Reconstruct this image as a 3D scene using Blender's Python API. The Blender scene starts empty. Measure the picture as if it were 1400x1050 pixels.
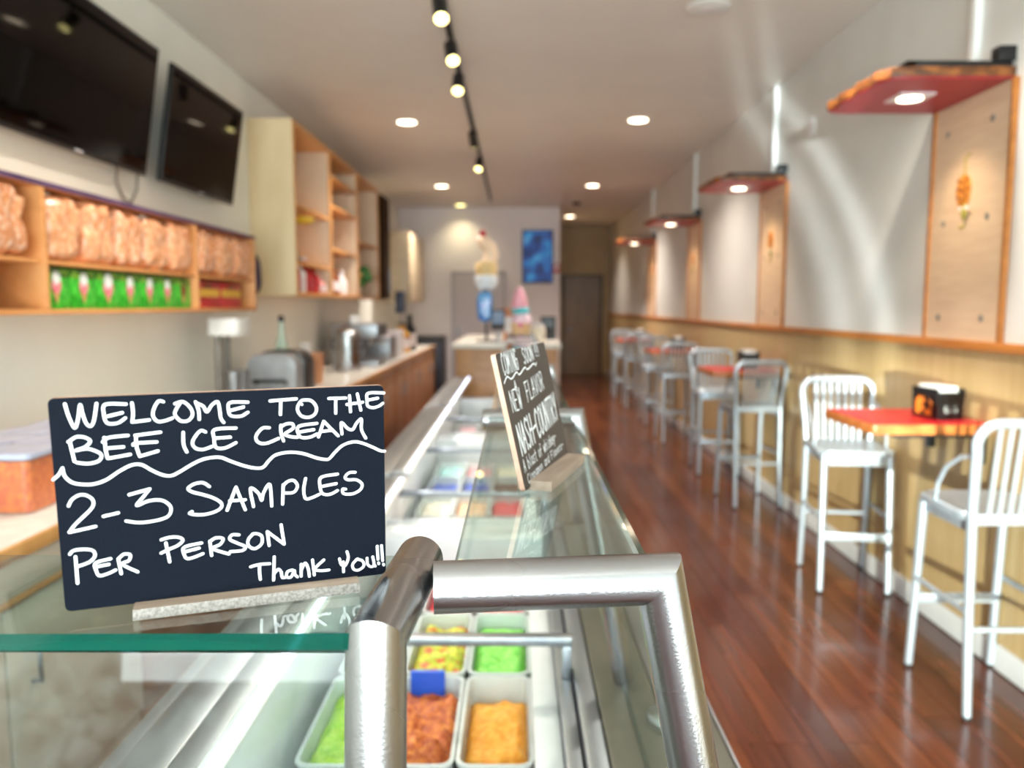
import bpy, bmesh, math, random
from mathutils import Vector, Matrix, noise

# ---------------------------------------------------------------- camera, light, exposure
scene = bpy.context.scene
col = scene.collection
PI = math.pi
cam_d = bpy.data.cameras.new('camera'); cam = bpy.data.objects.new('camera', cam_d); col.objects.link(cam)
cam.location = (0, 0, 1.52)
cam.rotation_euler = (math.radians(90 - 5.8186), 0, math.radians(0.3257))
cam_d.sensor_width = 36; cam_d.lens = 27.0            # 1050 px focal length on a 1400 px frame
cam_d.clip_start = 0.05; cam_d.clip_end = 200
cam_d.dof.use_dof = True; cam_d.dof.focus_distance = 0.66; cam_d.dof.aperture_fstop = 4.4
scene.camera = cam
vs = scene.view_settings
vs.view_transform = 'Standard'; vs.look = 'None'; vs.gamma = 1.0; vs.exposure = 0.16
vs.use_curve_mapping = False
scene.cycles.use_denoising = True
scene.cycles.max_bounces = 8; scene.cycles.transparent_max_bounces = 16
scene.cycles.caustics_reflective = False; scene.cycles.caustics_refractive = False
scene.cycles.sample_clamp_indirect = 6.0

world = bpy.data.worlds.new('daylight'); scene.world = world; world.use_nodes = True
wn = world.node_tree.nodes
wn['Background'].inputs[0].default_value = (0.80, 0.90, 1.0, 1); wn['Background'].inputs[1].default_value = 1.6

def lamp(name, kind, loc, energy, color, target=None, **kw):
    d = bpy.data.lights.new(name, kind); d.energy = energy; d.color = color
    for k, v in kw.items(): setattr(d, k, v)
    o = bpy.data.objects.new(name, d); col.objects.link(o); o.location = loc
    if target is not None:
        o.rotation_euler = (Vector(target) - Vector(loc)).to_track_quat('-Z', 'Y').to_euler()
    return o
# daylight through the shop front behind the camera
lamp('shopfront_daylight', 'AREA', (0.0, -2.75, 1.75), 170, (0.86, 0.94, 1.0), (0.0, 5, 1.75), shape='RECTANGLE', size=3.7, size_y=2.5)
# sunlit pavement outside throws light up onto the ceiling
lamp('pavement_bounce', 'AREA', (0.0, -5.6, 0.02), 1900, (0.96, 0.985, 1.0), (0.0, -2.0, 2.6), shape='RECTANGLE', size=8.0, size_y=5.0)
# low sun thrown in from the street (bounced off a parked car), rising slightly into the room
lamp('street_sun_glint', 'SPOT', (-1.35, -7.5, 0.95), 13000, (1.0, 0.965, 0.86), (2.03, 3.85, 0.50), spot_size=math.radians(7.6), spot_blend=0.3, shadow_soft_size=0.05)

# the curved windscreen of that car also throws two soft bright arcs onto the right wall
g = lamp('windscreen_glint', 'SPOT', (-1.35, -7.5, 0.95), 16000, (0.94, 0.97, 1.0), (2.03, 5.2, 2.0), spot_size=math.radians(14), spot_blend=0.8, shadow_soft_size=0.03)
g.data.use_nodes = True
gn = g.data.node_tree.nodes; gl_ = g.data.node_tree.links
def gmath(op, a, b=None):
    m_ = gn.new('ShaderNodeMath'); m_.operation = op
    for i_, x_ in enumerate((a, b)):
        if x_ is None: continue
        if isinstance(x_, (int, float)): m_.inputs[i_].default_value = x_
        else: gl_.new(x_, m_.inputs[i_])
    return m_.outputs[0]
gs = gn.new('ShaderNodeSeparateXYZ'); gl_.new(gn.new('ShaderNodeTexCoord').outputs['Normal'], gs.inputs[0])
gu, gv = gmath('DIVIDE', gs.outputs[0], gs.outputs[2]), gmath('DIVIDE', gs.outputs[1], gs.outputs[2])
gd = gmath('SQRT', gmath('ADD', gmath('POWER', gmath('ABSOLUTE', gmath('SUBTRACT', gu, 0.2807)), 2), gmath('POWER', gmath('ABSOLUTE', gmath('SUBTRACT', gv, 0.0758)), 2)))
def gband(r_, w_): return gmath('EXPONENT', gmath('MULTIPLY', gmath('POWER', gmath('ABSOLUTE', gmath('DIVIDE', gmath('SUBTRACT', gd, r_), w_)), 2), -1.0))
gl_.new(gmath('ADD', gband(0.3024, 0.0035), gmath('MULTIPLY', gband(0.2900, 0.0050), 0.8)), gn['Emission'].inputs['Strength'])

# ---------------------------------------------------------------- helpers
def lin(c):
    if isinstance(c, str):
        c = [int(c[i:i+2], 16) / 255 for i in (0, 2, 4)]
    return tuple((x / 12.92 if x <= 0.04045 else ((x + 0.055) / 1.055) ** 2.4) for x in c[:3]) + (1.0,)

def mat(name, c1, c2=None, rough=0.5, metal=0.0, scale=(8, 8, 8), detail=3.0, bump=0.0, bscale=None, coat=0.0,
        spec=0.5, emit=None, estr=0.0, kind='noise', contrast=(0.35, 0.65), aniso=0.0, c3=None, rvar=0.0, trans=0.0):
    m = bpy.data.materials.new(name); m.use_nodes = True
    nt = m.node_tree; n = nt.nodes; l = nt.links; b = n['Principled BSDF']
    b.inputs['Roughness'].default_value = rough; b.inputs['Metallic'].default_value = metal
    b.inputs['Coat Weight'].default_value = coat; b.inputs['Coat Roughness'].default_value = 0.06
    b.inputs['Specular IOR Level'].default_value = spec; b.inputs['Anisotropic'].default_value = aniso
    b.inputs['Transmission Weight'].default_value = trans
    tc = n.new('ShaderNodeTexCoord'); mp = n.new('ShaderNodeMapping'); mp.inputs['Scale'].default_value = scale
    l.new(tc.outputs['Object'], mp.inputs['Vector'])
    if kind == 'voronoi':
        t = n.new('ShaderNodeTexVoronoi'); t.inputs['Scale'].default_value = 1.0; out = t.outputs['Color']
        sep = n.new('ShaderNodeSeparateColor'); l.new(out, sep.inputs[0]); out = sep.outputs[0]
    else:
        t = n.new('ShaderNodeTexNoise'); t.inputs['Scale'].default_value = 1.0; t.inputs['Detail'].default_value = detail
        out = t.outputs['Fac']
    l.new(mp.outputs['Vector'], t.inputs['Vector'])
    r = n.new('ShaderNodeValToRGB'); r.color_ramp.elements[0].position = contrast[0]; r.color_ramp.elements[1].position = contrast[1]
    r.color_ramp.elements[0].color = lin(c1); r.color_ramp.elements[1].color = lin(c2 or c1)
    if c3:
        e = r.color_ramp.elements.new((contrast[0] + contrast[1]) / 2); e.color = lin(c3)
    l.new(out, r.inputs['Fac']); l.new(r.outputs['Color'], b.inputs['Base Color'])
    if rvar:
        mr = n.new('ShaderNodeMapRange'); mr.inputs['To Min'].default_value = max(0.0, rough - rvar); mr.inputs['To Max'].default_value = rough + rvar
        l.new(out, mr.inputs['Value']); l.new(mr.outputs['Result'], b.inputs['Roughness'])
    if bump:
        bt = n.new('ShaderNodeTexNoise'); bt.inputs['Scale'].default_value = 1.0; bt.inputs['Detail'].default_value = 4
        bm_ = n.new('ShaderNodeMapping'); bm_.inputs['Scale'].default_value = bscale or scale
        l.new(tc.outputs['Object'], bm_.inputs['Vector']); l.new(bm_.outputs['Vector'], bt.inputs['Vector'])
        bp = n.new('ShaderNodeBump'); bp.inputs['Strength'].default_value = bump; bp.inputs['Distance'].default_value = 0.01
        l.new(bt.outputs['Fac'], bp.inputs['Height']); l.new(bp.outputs['Normal'], b.inputs['Normal'])
    if emit:
        b.inputs['Emission Color'].default_value = lin(emit); b.inputs['Emission Strength'].default_value = estr
    return m

def pane_mat(name, tint, refl=1.0, haze=0.02, hazecol=(0.7, 0.8, 0.8, 1)):
    """thin pane: clear with a slight tint, mirror reflection by Fresnel, a little dust"""
    m = bpy.data.materials.new(name); m.use_nodes = True
    nt = m.node_tree; n = nt.nodes; l = nt.links; n.remove(n['Principled BSDF'])
    o = n['Material Output']
    tr = n.new('ShaderNodeBsdfTransparent'); tr.inputs[0].default_value = tint
    gl = n.new('ShaderNodeBsdfGlossy'); gl.inputs['Roughness'].default_value = 0.0
    df = n.new('ShaderNodeBsdfDiffuse'); df.inputs[0].default_value = hazecol
    fr = n.new('ShaderNodeFresnel'); fr.inputs[0].default_value = 1.5
    mu = n.new('ShaderNodeMath'); mu.operation = 'MULTIPLY'; mu.use_clamp = True
    ge = n.new('ShaderNodeNewGeometry'); fm = n.new('ShaderNodeMapRange'); fm.inputs['To Min'].default_value = refl; fm.inputs['To Max'].default_value = 0.0
    l.new(ge.outputs['Backfacing'], fm.inputs['Value']); l.new(fm.outputs['Result'], mu.inputs[1])
    tc = n.new('ShaderNodeTexCoord'); ns = n.new('ShaderNodeTexNoise'); ns.inputs['Scale'].default_value = 60; ns.inputs['Detail'].default_value = 5
    l.new(tc.outputs['Object'], ns.inputs['Vector'])
    mr = n.new('ShaderNodeMapRange'); mr.inputs['From Min'].default_value = 0.4; mr.inputs['From Max'].default_value = 0.75
    mr.inputs['To Min'].default_value = haze * 0.3; mr.inputs['To Max'].default_value = haze * 3
    l.new(ns.outputs['Fac'], mr.inputs['Value'])
    m1 = n.new('ShaderNodeMixShader'); l.new(mr.outputs['Result'], m1.inputs[0]); l.new(tr.outputs[0], m1.inputs[1]); l.new(df.outputs[0], m1.inputs[2])
    m2 = n.new('ShaderNodeMixShader'); l.new(fr.outputs[0], mu.inputs[0]); l.new(mu.outputs[0], m2.inputs[0])
    l.new(m1.outputs[0], m2.inputs[1]); l.new(gl.outputs[0], m2.inputs[2]); l.new(m2.outputs[0], o.inputs[0])
    return m

def translucent_mat(name, c, clear=0.45, rough=0.25):
    m = bpy.data.materials.new(name); m.use_nodes = True
    nt = m.node_tree; n = nt.nodes; l = nt.links; b = n['Principled BSDF']; o = n['Material Output']
    tc = n.new('ShaderNodeTexCoord'); ns = n.new('ShaderNodeTexNoise'); ns.inputs['Scale'].default_value = 25
    l.new(tc.outputs['Object'], ns.inputs['Vector'])
    r = n.new('ShaderNodeValToRGB'); r.color_ramp.elements[0].color = lin(c); r.color_ramp.elements[1].color = tuple(min(1, x * 1.1) for x in lin(c)[:3]) + (1,)
    l.new(ns.outputs['Fac'], r.inputs['Fac']); l.new(r.outputs['Color'], b.inputs['Base Color']); b.inputs['Roughness'].default_value = rough
    tr = n.new('ShaderNodeBsdfTransparent'); mx = n.new('ShaderNodeMixShader'); mx.inputs[0].default_value = clear
    l.new(b.outputs[0], mx.inputs[1]); l.new(tr.outputs[0], mx.inputs[2]); l.new(mx.outputs[0], o.inputs[0])
    return m

class MB:
    def __init__(s): s.v = []; s.f = []; s.m = []
    def add(s, vs_, fs, mi=0):
        k = len(s.v); s.v += [tuple(p) for p in vs_]
        for f in fs: s.f.append(tuple(i + k for i in f)); s.m.append(mi)
        return s
    def box(s, x0, x1, y0, y1, z0, z1, mi=0, M=None):
        v = [Vector(p) for p in ((x0,y0,z0),(x1,y0,z0),(x1,y1,z0),(x0,y1,z0),(x0,y0,z1),(x1,y0,z1),(x1,y1,z1),(x0,y1,z1))]
        if M: v = [M @ p for p in v]
        return s.add(v, [(3,2,1,0),(4,5,6,7),(0,1,5,4),(1,2,6,5),(2,3,7,6),(3,0,4,7)], mi)
    def hexa(s, lo, hi, mi=0, side=None):
        """lo, hi: two loops of 4 points; quads between"""
        s.add(list(lo) + list(hi), [(3,2,1,0),(4,5,6,7)], mi)
        k = len(s.v) - 8
        for i in range(4):
            j = (i + 1) % 4; s.f.append((k+i, k+j, k+4+j, k+4+i)); s.m.append(mi if side is None else side)
        return s
    def prism(s, pts, z0, z1, mi=0, side=None, M=None):
        n = len(pts); lo = [Vector((p[0], p[1], z0)) for p in pts]; hi = [Vector((p[0], p[1], z1)) for p in pts]
        if M: lo = [M @ p for p in lo]; hi = [M @ p for p in hi]
        k = len(s.v); s.v += [tuple(p) for p in lo + hi]
        s.f.append(tuple(k + i for i in reversed(range(n)))); s.m.append(mi)
        s.f.append(tuple(k + n + i for i in range(n))); s.m.append(mi)
        for i in range(n):
            j = (i + 1) % n; s.f.append((k+i, k+j, k+n+j, k+n+i)); s.m.append(mi if side is None else side)
        return s
    def tube(s, path, r, seg=12, caps=True, mi=0, flat=1.0):
        P = [Vector(p) for p in path]; n = len(P)
        T = [(P[i+1] - P[i]).normalized() for i in range(n - 1)]
        ref = Vector((0, 0, 1)) if abs(T[0].z) < 0.9 else Vector((0, 1, 0))
        a = T[0].cross(ref).normalized(); rings = []
        for i in range(n):
            if i == 0: t = T[0]; d = t
            elif i == n - 1: t = T[-1]; d = t
            else:
                t = (T[i-1] + T[i]).normalized(); d = T[i-1]
            if i > 0:
                q = T[i-2].rotation_difference(T[i-1]) if i > 1 else None
                if q: a = q @ a
            dd = T[i-1] if i > 0 else T[0]
            a = (a - dd * a.dot(dd)).normalized(); b = dd.cross(a)
            rr = r[i] if isinstance(r, (list, tuple)) else r
            ring = []
            for k in range(seg):
                an = 2 * PI * k / seg
                off = a * math.cos(an) * rr + b * math.sin(an) * rr * flat
                if 0 < i < n - 1:                       # shear onto the mitre plane
                    den = dd.dot(t); off = off - dd * (off.dot(t) / den) if abs(den) > 0.2 else off
                ring.append(P[i] + off)
            rings.append(ring)
        k0 = len(s.v)
        for rg in rings: s.v += [tuple(p) for p in rg]
        for i in range(n - 1):
            for k in range(seg):
                k2 = (k + 1) % seg
                s.f.append((k0+i*seg+k, k0+i*seg+k2, k0+(i+1)*seg+k2, k0+(i+1)*seg+k)); s.m.append(mi)
        if caps:
            s.f.append(tuple(k0 + k for k in reversed(range(seg)))); s.m.append(mi)
            s.f.append(tuple(k0 + (n-1)*seg + k for k in range(seg))); s.m.append(mi)
        return s
    def lathe(s, prof, seg=20, c=(0, 0, 0), mi=0, M=None):
        """prof: list of (r, z) bottom to top"""
        k0 = len(s.v); C = Vector(c)
        for r, z in prof:
            for k in range(seg):
                p = Vector((r * math.cos(2*PI*k/seg), r * math.sin(2*PI*k/seg), z))
                if M: p = M @ p
                s.v.append(tuple(p + C))
        for i in range(len(prof) - 1):
            for k in range(seg):
                k2 = (k + 1) % seg
                s.f.append((k0+i*seg+k, k0+i*seg+k2, k0+(i+1)*seg+k2, k0+(i+1)*seg+k)); s.m.append(mi)
        s.f.append(tuple(k0 + k for k in reversed(range(seg)))); s.m.append(mi)
        e = k0 + (len(prof) - 1) * seg; s.f.append(tuple(e + k for k in range(seg))); s.m.append(mi)
        return s
    def ball(s, c, r, seg=14, rings=8, sc=(1, 1, 1), mi=0):
        pr = [(max(0.001, math.sin(PI*i/rings)), -math.cos(PI*i/rings)) for i in range(rings + 1)]
        M = Matrix.Diagonal((r*sc[0], r*sc[1], r*sc[2], 1))
        return s.lathe(pr, seg, c, mi, M)
    def build(s, name, m, parent=None, smooth=None, bevel=0.0, loc=None, rot=None):
        me = bpy.data.meshes.new(name); me.from_pydata(s.v, [], s.f)
        for x in (m if isinstance(m, (list, tuple)) else [m]): me.materials.append(x)
        if any(s.m): me.polygons.foreach_set('material_index', s.m)
        bm = bmesh.new(); bm.from_mesh(me)
        bmesh.ops.recalc_face_normals(bm, faces=bm.faces)
        if bevel:
            ed = [e for e in bm.edges if len(e.link_faces) == 2 and e.calc_face_angle(0) > 0.6]
            bmesh.ops.bevel(bm, geom=ed, offset=bevel, segments=2, affect='EDGES', profile=0.6, clamp_overlap=True)
        bm.to_mesh(me); bm.free()
        if smooth is not None or bevel:
            me.polygons.foreach_set('use_smooth', [True] * len(me.polygons)); me.set_sharp_from_angle(angle=math.radians(smooth or 40))
        me.update()
        return obj(name, me, parent, loc, rot)

def obj(name, me, parent=None, loc=None, rot=None):
    o = bpy.data.objects.new(name, me); col.objects.link(o)
    if parent is not None: o.parent = parent
    if loc is not None: o.location = loc
    if rot is not None: o.rotation_euler = rot
    return o
def thing(name, label, cat, loc=(0, 0, 0), rz=0.0, group=None):
    o = bpy.data.objects.new(name, None); col.objects.link(o); o.empty_display_size = 0.1
    o.location = loc; o.rotation_euler = (0, 0, rz); return tag(o, label, cat, group)
def tag(o, label=None, cat=None, group=None, kind=None):
    if label: o['label'] = label
    if cat: o['category'] = cat
    if group: o['group'] = group
    if kind: o['kind'] = kind
    return o
def copy_tree(o, parent=None):
    c = o.copy(); col.objects.link(c)
    if parent is not None: c.parent = parent
    for ch in KIDS.get(o.name, [x for x in bpy.data.objects if x.parent == o]): copy_tree(ch, c)
    return c
KIDS = {}
def index_kids():
    KIDS.clear()
    for o in bpy.data.objects:
        KIDS.setdefault(o.name, [])
        if o.parent: KIDS.setdefault(o.parent.name, []).append(o)
def arc(cx, cy, r, a0, a1, n):
    return [(cx + r*math.cos(a0 + (a1-a0)*i/n), cy + r*math.sin(a0 + (a1-a0)*i/n)) for i in range(n + 1)]
def rrect(x0, x1, y0, y1, r, n=4):
    return arc(x1-r, y1-r, r, 0, PI/2, n) + arc(x0+r, y1-r, r, PI/2, PI, n) + arc(x0+r, y0+r, r, PI, 1.5*PI, n) + arc(x1-r, y0+r, r, 1.5*PI, 2*PI, n)
def lumpy(w, d, h, seed, amp=0.02, freq=9.0, n=9, power=4.0):
    """a soft full bag: rounded box centred on its base with noisy bulges"""
    b = MB(); off = Vector((seed * 3.7, seed * 1.3, seed * 7.1)); idx = {}
    def vert(i, j, k):
        if (i, j, k) in idx: return idx[(i, j, k)]
        p = Vector((i/n*2-1, j/n*2-1, k/n*2-1))
        s_ = (abs(p.x)**power + abs(p.y)**power + abs(p.z)**power) ** (1/power)
        q = p / s_ * max(abs(p.x), abs(p.y), abs(p.z))
        q = Vector((q.x*w/2, q.y*d/2, q.z*h/2))
        nn = noise.noise(q * freq + off)
        q += p.normalized() * nn * amp
        b.v.append((q.x, q.y, q.z + h/2)); idx[(i, j, k)] = len(b.v) - 1
        return idx[(i, j, k)]
    for a in range(n):
        for c in range(n):
            for side in (0, n):
                b.f.append((vert(a,c,side), vert(a+1,c,side), vert(a+1,c+1,side), vert(a,c+1,side)))
                b.f.append((vert(a,side,c), vert(a+1,side,c), vert(a+1,side,c+1), vert(a,side,c+1)))
                b.f.append((vert(side,a,c), vert(side,a+1,c), vert(side,a+1,c+1), vert(side,a,c+1)))
    b.m = [0] * len(b.f)
    return b
rnd = random.Random(7)

# ---------------------------------------------------------------- materials
M = {}
M['ceiling'] = mat('ceiling_paint', 'ded8d1', 'e2dcd5', rough=0.45, scale=(2, 2, 2))
M['wall'] = mat('wall_paint', 'd3d1cc', 'd8d6d2', rough=0.4, scale=(3, 3, 3))
M['wall_l'] = mat('wall_paint_warm', 'efefe6', 'f2f2ea', rough=0.5, scale=(3, 3, 3))
M['wall_b'] = mat('back_wall_paint', 'dcd5d6', 'e1dadb', rough=0.5, scale=(3, 3, 3))
M['hall'] = mat('hall_paint', 'a88b66', 'b2956f', rough=0.6, scale=(3, 3, 3))
M['tan'] = mat('wainscot_board', 'b89c6d', 'c3a87a', rough=0.45, scale=(1.5, 30, 2), bump=0.05)
M['ply'] = mat('panel_ply', 'd0b294', 'd9bd9f', rough=0.45, scale=(4, 4, 30))
M['rail'] = mat('trim_wood', 'a8672c', 'bf7a3a', rough=0.4, scale=(20, 3, 20))
M['base'] = mat('baseboard_paint', 'cfd0d2', 'd6d7d8', rough=0.35, scale=(5, 5, 5))
M['floor'] = mat('floor_wood', '4a2418', '5f2f20', rough=0.22, scale=(14, 1.2, 8), c3='532920', bump=0.03, bscale=(40, 2, 10), rvar=0.06)
M['plank'] = []
for i, (a, b_) in enumerate((('4e2619', '64301f'), ('562a1b', '6e3722'), ('5c2f1e', '784026'), ('482217', '5c2c1d'), ('5f2f1c', '7a4226'))):
    M['plank'].append(mat('plank_wood_%s' % 'abcde'[i], a, b_, rough=0.2, scale=(22, 1.5, 8), bump=0.012, bscale=(30, 2, 10), rvar=0.05, coat=0.15))
M['birch'] = mat('birch_ply', 'd9bf94', 'e2caa2', rough=0.5, scale=(6, 6, 2))
M['birch_o'] = mat('oak_edge', 'c98f51', 'd79f62', rough=0.45, scale=(12, 12, 3))
M['shelf'] = mat('shelf_wood', 'd08d50', 'dd9c60', rough=0.45, scale=(12, 3, 12))
M['cabwood'] = mat('cabinet_wood', '9c6836', 'b07a46', rough=0.35, scale=(10, 2, 14))
M['cabpale'] = mat('cabinet_laminate', 'cfc2ae', 'd8ccb9', rough=0.4, scale=(10, 2, 14))
M['worktop'] = mat('worktop_laminate', 'd9d2c8', 'e2dcd3', rough=0.25, scale=(20, 20, 20))
M['steel'] = mat('brushed_steel', 'a09fa1', 'afaeb0', rough=0.27, metal=1.0, scale=(3, 3, 3), bump=0.04, bscale=(400, 6, 400), aniso=0.5, rvar=0.05)
M['steel_dull'] = mat('satin_steel', '8f9196', '9d9fa4', rough=0.38, metal=0.9, scale=(30, 3, 30))
M['alu'] = mat('stool_aluminium', 'b4c0cc', 'c2cdd8', rough=0.36, metal=0.55, scale=(40, 40, 6))
M['black'] = mat('black_plastic', '0d0d0f', '131316', rough=0.35)
M['screen'] = mat('screen_glass', '010101', '020202', rough=0.05, spec=0.2)
M['rubber'] = mat('dark_rubber', '161616', '1d1d1d', rough=0.7)
M['white'] = mat('white_plastic', 'e2e2e0', 'e8e8e6', rough=0.35)
M['liner'] = mat('case_liner', 'd5d8d8', 'dfe1e1', rough=0.35, scale=(10, 10, 10))
M['taupe'] = mat('ledge_panel', '575246', '635d50', rough=0.35, scale=(6, 6, 6))
M['grey'] = mat('case_body_grey', '77716b', '837d76', rough=0.4, scale=(6, 6, 6))
M['glass'] = pane_mat('pane_glass', (0.93, 0.975, 0.96, 1), 0.75, 0.012)
M['glass_top'] = pane_mat('pane_glass_top', (0.86, 0.95, 0.92, 1), 1.7, 0.02)
M['gedge'] = mat('glass_edge', '02332b', '064a3e', rough=0.08, scale=(3, 60, 60), coat=0.5, trans=0.15, contrast=(0.3, 0.7))
M['led'] = mat('led_light', 'ffffff', rough=0.5, emit='c4d4ff', estr=3.2)
M['chalk'] = mat('chalkboard', '050912', '09101d', rough=0.65, spec=0.08, scale=(900, 900, 900), detail=2, bump=0.15, bscale=(1500, 1500, 1500))
M['chalk_b'] = mat('chalkboard_brown', '3f3834', '4a423d', rough=0.5, spec=0.3, scale=(700, 700, 700), detail=2)
M['ink'] = mat('chalk_ink', 'e9eef2', 'f7f9fb', rough=0.6, scale=(500, 500, 500))
M['pine'] = mat('stand_wood', '9c8776', 'b09a89', rough=0.55, scale=(10, 90, 90), bump=0.1)
M['pine_end'] = mat('stand_wood_cut', '7a736d', '9c958e', rough=0.8, scale=(500, 500, 500), bump=0.3)
M['boardedge'] = mat('board_edge_wood', 'c99f8a', 'd8b09b', rough=0.6, scale=(60, 60, 60))
M['red'] = mat('red_laminate', 'a81f2c', 'b32633', rough=0.4, scale=(5, 5, 5))
M['slab'] = mat('slab_edge_wood', '4f2a10', '9a5a24', rough=0.5, scale=(14, 14, 40), c3='713f18')
M['warmlamp'] = mat('warm_lamp', 'fff1dc', rough=0.5, emit='ffe9c9', estr=9)
M['yellowlamp'] = mat('yellow_lamp', 'fff2b0', rough=0.5, emit='ffee9a', estr=5)
M['plate'] = mat('lamp_plate', 'e6dfe2', rough=0.4)

# ---------------------------------------------------------------- the room
XL, XR, YF, YB, YH, ZC, XH = -2.06, 2.036, -2.6, 13.6, 17.1, 3.22, 0.76
def struct(name, mb, m, parent=None, **kw):
    o = mb.build(name, m, parent, **kw)
    if parent is None: o['kind'] = 'structure'
    return o
floor = struct('floor', MB().box(XL-.1, XR+.1, YF-.1, YH+.1, -0.1, -0.006), M['floor'])
struct('ceiling', MB().box(XL-.1, XR+.1, YF-.1, YH+.1, ZC, ZC+.1), M['ceiling'])
struct('wall_left', MB().box(XL-.1, XL, YF-.1, YB+.1, -0.1, ZC), M['wall_l'])
struct('wall_right', MB().box(XR, XR+.1, YF-.1, YH+.1, -0.1, ZC), M['wall'])
struct('wall_back', MB().box(XL, XH, YB, YB+.1, -0.1, ZC), M['wall_b'])
struct('wall_hall_side', MB().box(XH-.1, XH, YB+.1, YH, -0.1, ZC), M['hall'])
struct('wall_hall_end', MB().box(XH-.1, XR, YH, YH+.1, -0.1, ZC), M['hall'])
# shop front: piers, sill, header and mullions around open glazed bays
fw = MB().box(XL, -1.9, YF-.1, YF, -0.1, ZC).box(1.9, XR, YF-.1, YF, -0.1, ZC).box(-1.9, 1.9, YF-.1, YF, 3.02, ZC).box(-1.9, -0.55, YF-.1, YF, -0.1, 0.35).box(0.95, 1.9, YF-.1, YF, -0.1, 0.35)
struct('wall_front', fw, M['wall'])
for i, (a, b_) in enumerate(((-1.9, -0.55), (-0.55, 0.95), (0.95, 1.9))):
    z0 = 0.35 if i != 1 else 0.0
    w = struct('window_%d' % (i + 1), MB().box(a, a+.05, YF-.08, YF-.02, z0, 3.02).box(b_-.05, b_, YF-.08, YF-.02, z0, 3.02).box(a+.05, b_-.05, YF-.08, YF-.02, 2.97, 3.02).box(a+.05, b_-.05, YF-.08, YF-.02, z0, z0+(.05 if i != 1 else .28)).box(a+.05, b_-.05, YF-.08, YF-.02, 2.28, 2.34), M['black'])
    MB().box(a+.05, b_-.05, YF-.055, YF-.045, z0+(.05 if i != 1 else .28), 2.28).build('pane', M['glass'], w)
    MB().box(a+.05, b_-.05, YF-.055, YF-.045, 2.34, 2.97).build('pane', M['glass'], w)
# right wall: tan wainscot boards, rail, baseboard
wy = [1.2 + 1.34 * i for i in range(12)]
struct('wall_wainscot', MB().box(XR-.010, XR, YF, YH, 0.0, 1.325), M['tan'])
struct('trim_1', MB().box(XR-.030, XR, YF, YH, 1.325, 1.365), M['rail'], bevel=0.004)
struct('baseboard_right', MB().box(XR-.024, XR-.010, YF, YH, 0.0, 0.11), M['base'], bevel=0.003)
# wood floor planks
pw = 0.121
planks = []
def plank_mesh(L, k):
    b = MB(); e = 0.0015
    b.box(-pw/2 + e, pw/2 - e, 0.0015, L - 0.0015, -0.006, 0.0)
    o = b.build('plank', M['plank'][k], floor); return o
cache = {}
def plank(x, y, L):
    k = rnd.randrange(5); Lq = round(L * 5) / 5; key = (Lq, k)
    if key not in cache: cache[key] = plank_mesh(Lq, k); o = cache[key]
    else: o = cache[key].copy(); col.objects.link(o); o.parent = floor
    o.location = (x, y, 0); return Lq
cols_ = [0.30 + pw * (i + .5) for i in range(14)]
for x in cols_:
    y = 1.5 - rnd.random() * 1.0
    while y < 14.6:
        y += plank(x, y, rnd.choice((0.8, 1.0, 1.2, 1.2, 1.4)))
for i in range(6):
    x = -0.70 - pw * (i + .5); y = 1.6 - rnd.random()
    while y < 5.5: y += plank(x, y, rnd.choice((0.8, 1.0, 1.2, 1.4)))
# back wall door and hall door
d = struct('door_1', MB().box(-1.14, -1.09, YB-.04, YB, 0, 2.12).box(-0.24, -0.19, YB-.04, YB, 0, 2.12).box(-1.14, -0.19, YB-.04, YB, 2.07, 2.12), mat('door_frame', 'a59ea0', rough=0.4))
MB().box(-1.09, -0.24, YB-.028, YB, 0.01, 2.07).build('door_leaf', mat('door_paint', 'b9b0b2', rough=0.4), d)
MB().box(-1.04, -1.0, YB-.05, YB-.028, 0.95, 1.15).build('door_handle', M['steel_dull'], d, bevel=0.004)
d = struct('door_2', MB().box(1.0, 1.06, YH-.05, YH, 0, 2.2).box(1.84, 1.9, YH-.05, YH, 0, 2.2).box(1.06, 1.84, YH-.05, YH, 2.14, 2.2), mat('door_frame_dark', '4f3820', rough=0.5))
MB().box(1.06, 1.84, YH-.03, YH, 0.01, 2.14).build('door_leaf', mat('door_wood', '6b4c2c', '7c5a36', rough=0.4, scale=(8, 8, 2)), d)
MB().tube([(1.14, YH-.03, 1.0), (1.14, YH-.07, 1.0), (1.24, YH-.07, 1.0)], 0.012, 8).build('door_handle', M['steel_dull'], d)

# ---------------------------------------------------------------- ceiling lamps
def downlight(x, y, label, m, energy, color):
    t = thing('recessed_downlight', label, 'downlight', (x, y, ZC), 0, 'recessed ceiling downlights')
    MB().lathe([(0.085, -0.004), (0.115, -0.008), (0.12, 0.0), (0.085, 0.0)], 24).build('trim_ring', M['white'], t, smooth=30)
    MB().lathe([(0.084, -0.006), (0.084, -0.001)], 24).build('lamp_lens', m, t)
    l = lamp('downlight_beam', 'SPOT', (x, y, ZC - 0.03), energy, color, (x, y, 0), spot_size=math.radians(125), spot_blend=0.9, shadow_soft_size=0.06)
    return t
WARM = (1.0, 0.91, 0.80)
DL = [(-1.02, 7.35, 'warm recessed ceiling downlight on the left, nearest one in view above the tall shelves'), (1.12, 7.28, 'warm recessed ceiling downlight on the right, largest of the right row in view'),
      (-1.07, 11.2, 'small recessed downlight on the left, between the nearest left one and the back wall'), (1.08, 11.15, 'small recessed downlight second along the right row'),
      (1.02, 14.95, 'smallest recessed downlight at the mouth of the brown hallway')]
for x, y, lb in DL: downlight(x, y, lb, M['warmlamp'], (230 if y < 9 else 330) if y < 14 else 150, WARM)
downlight(-0.95, 13.3, 'yellow glowing recessed downlight just in front of the back wall', M['yellowlamp'], 35, (1.0, 0.85, 0.5))
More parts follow.
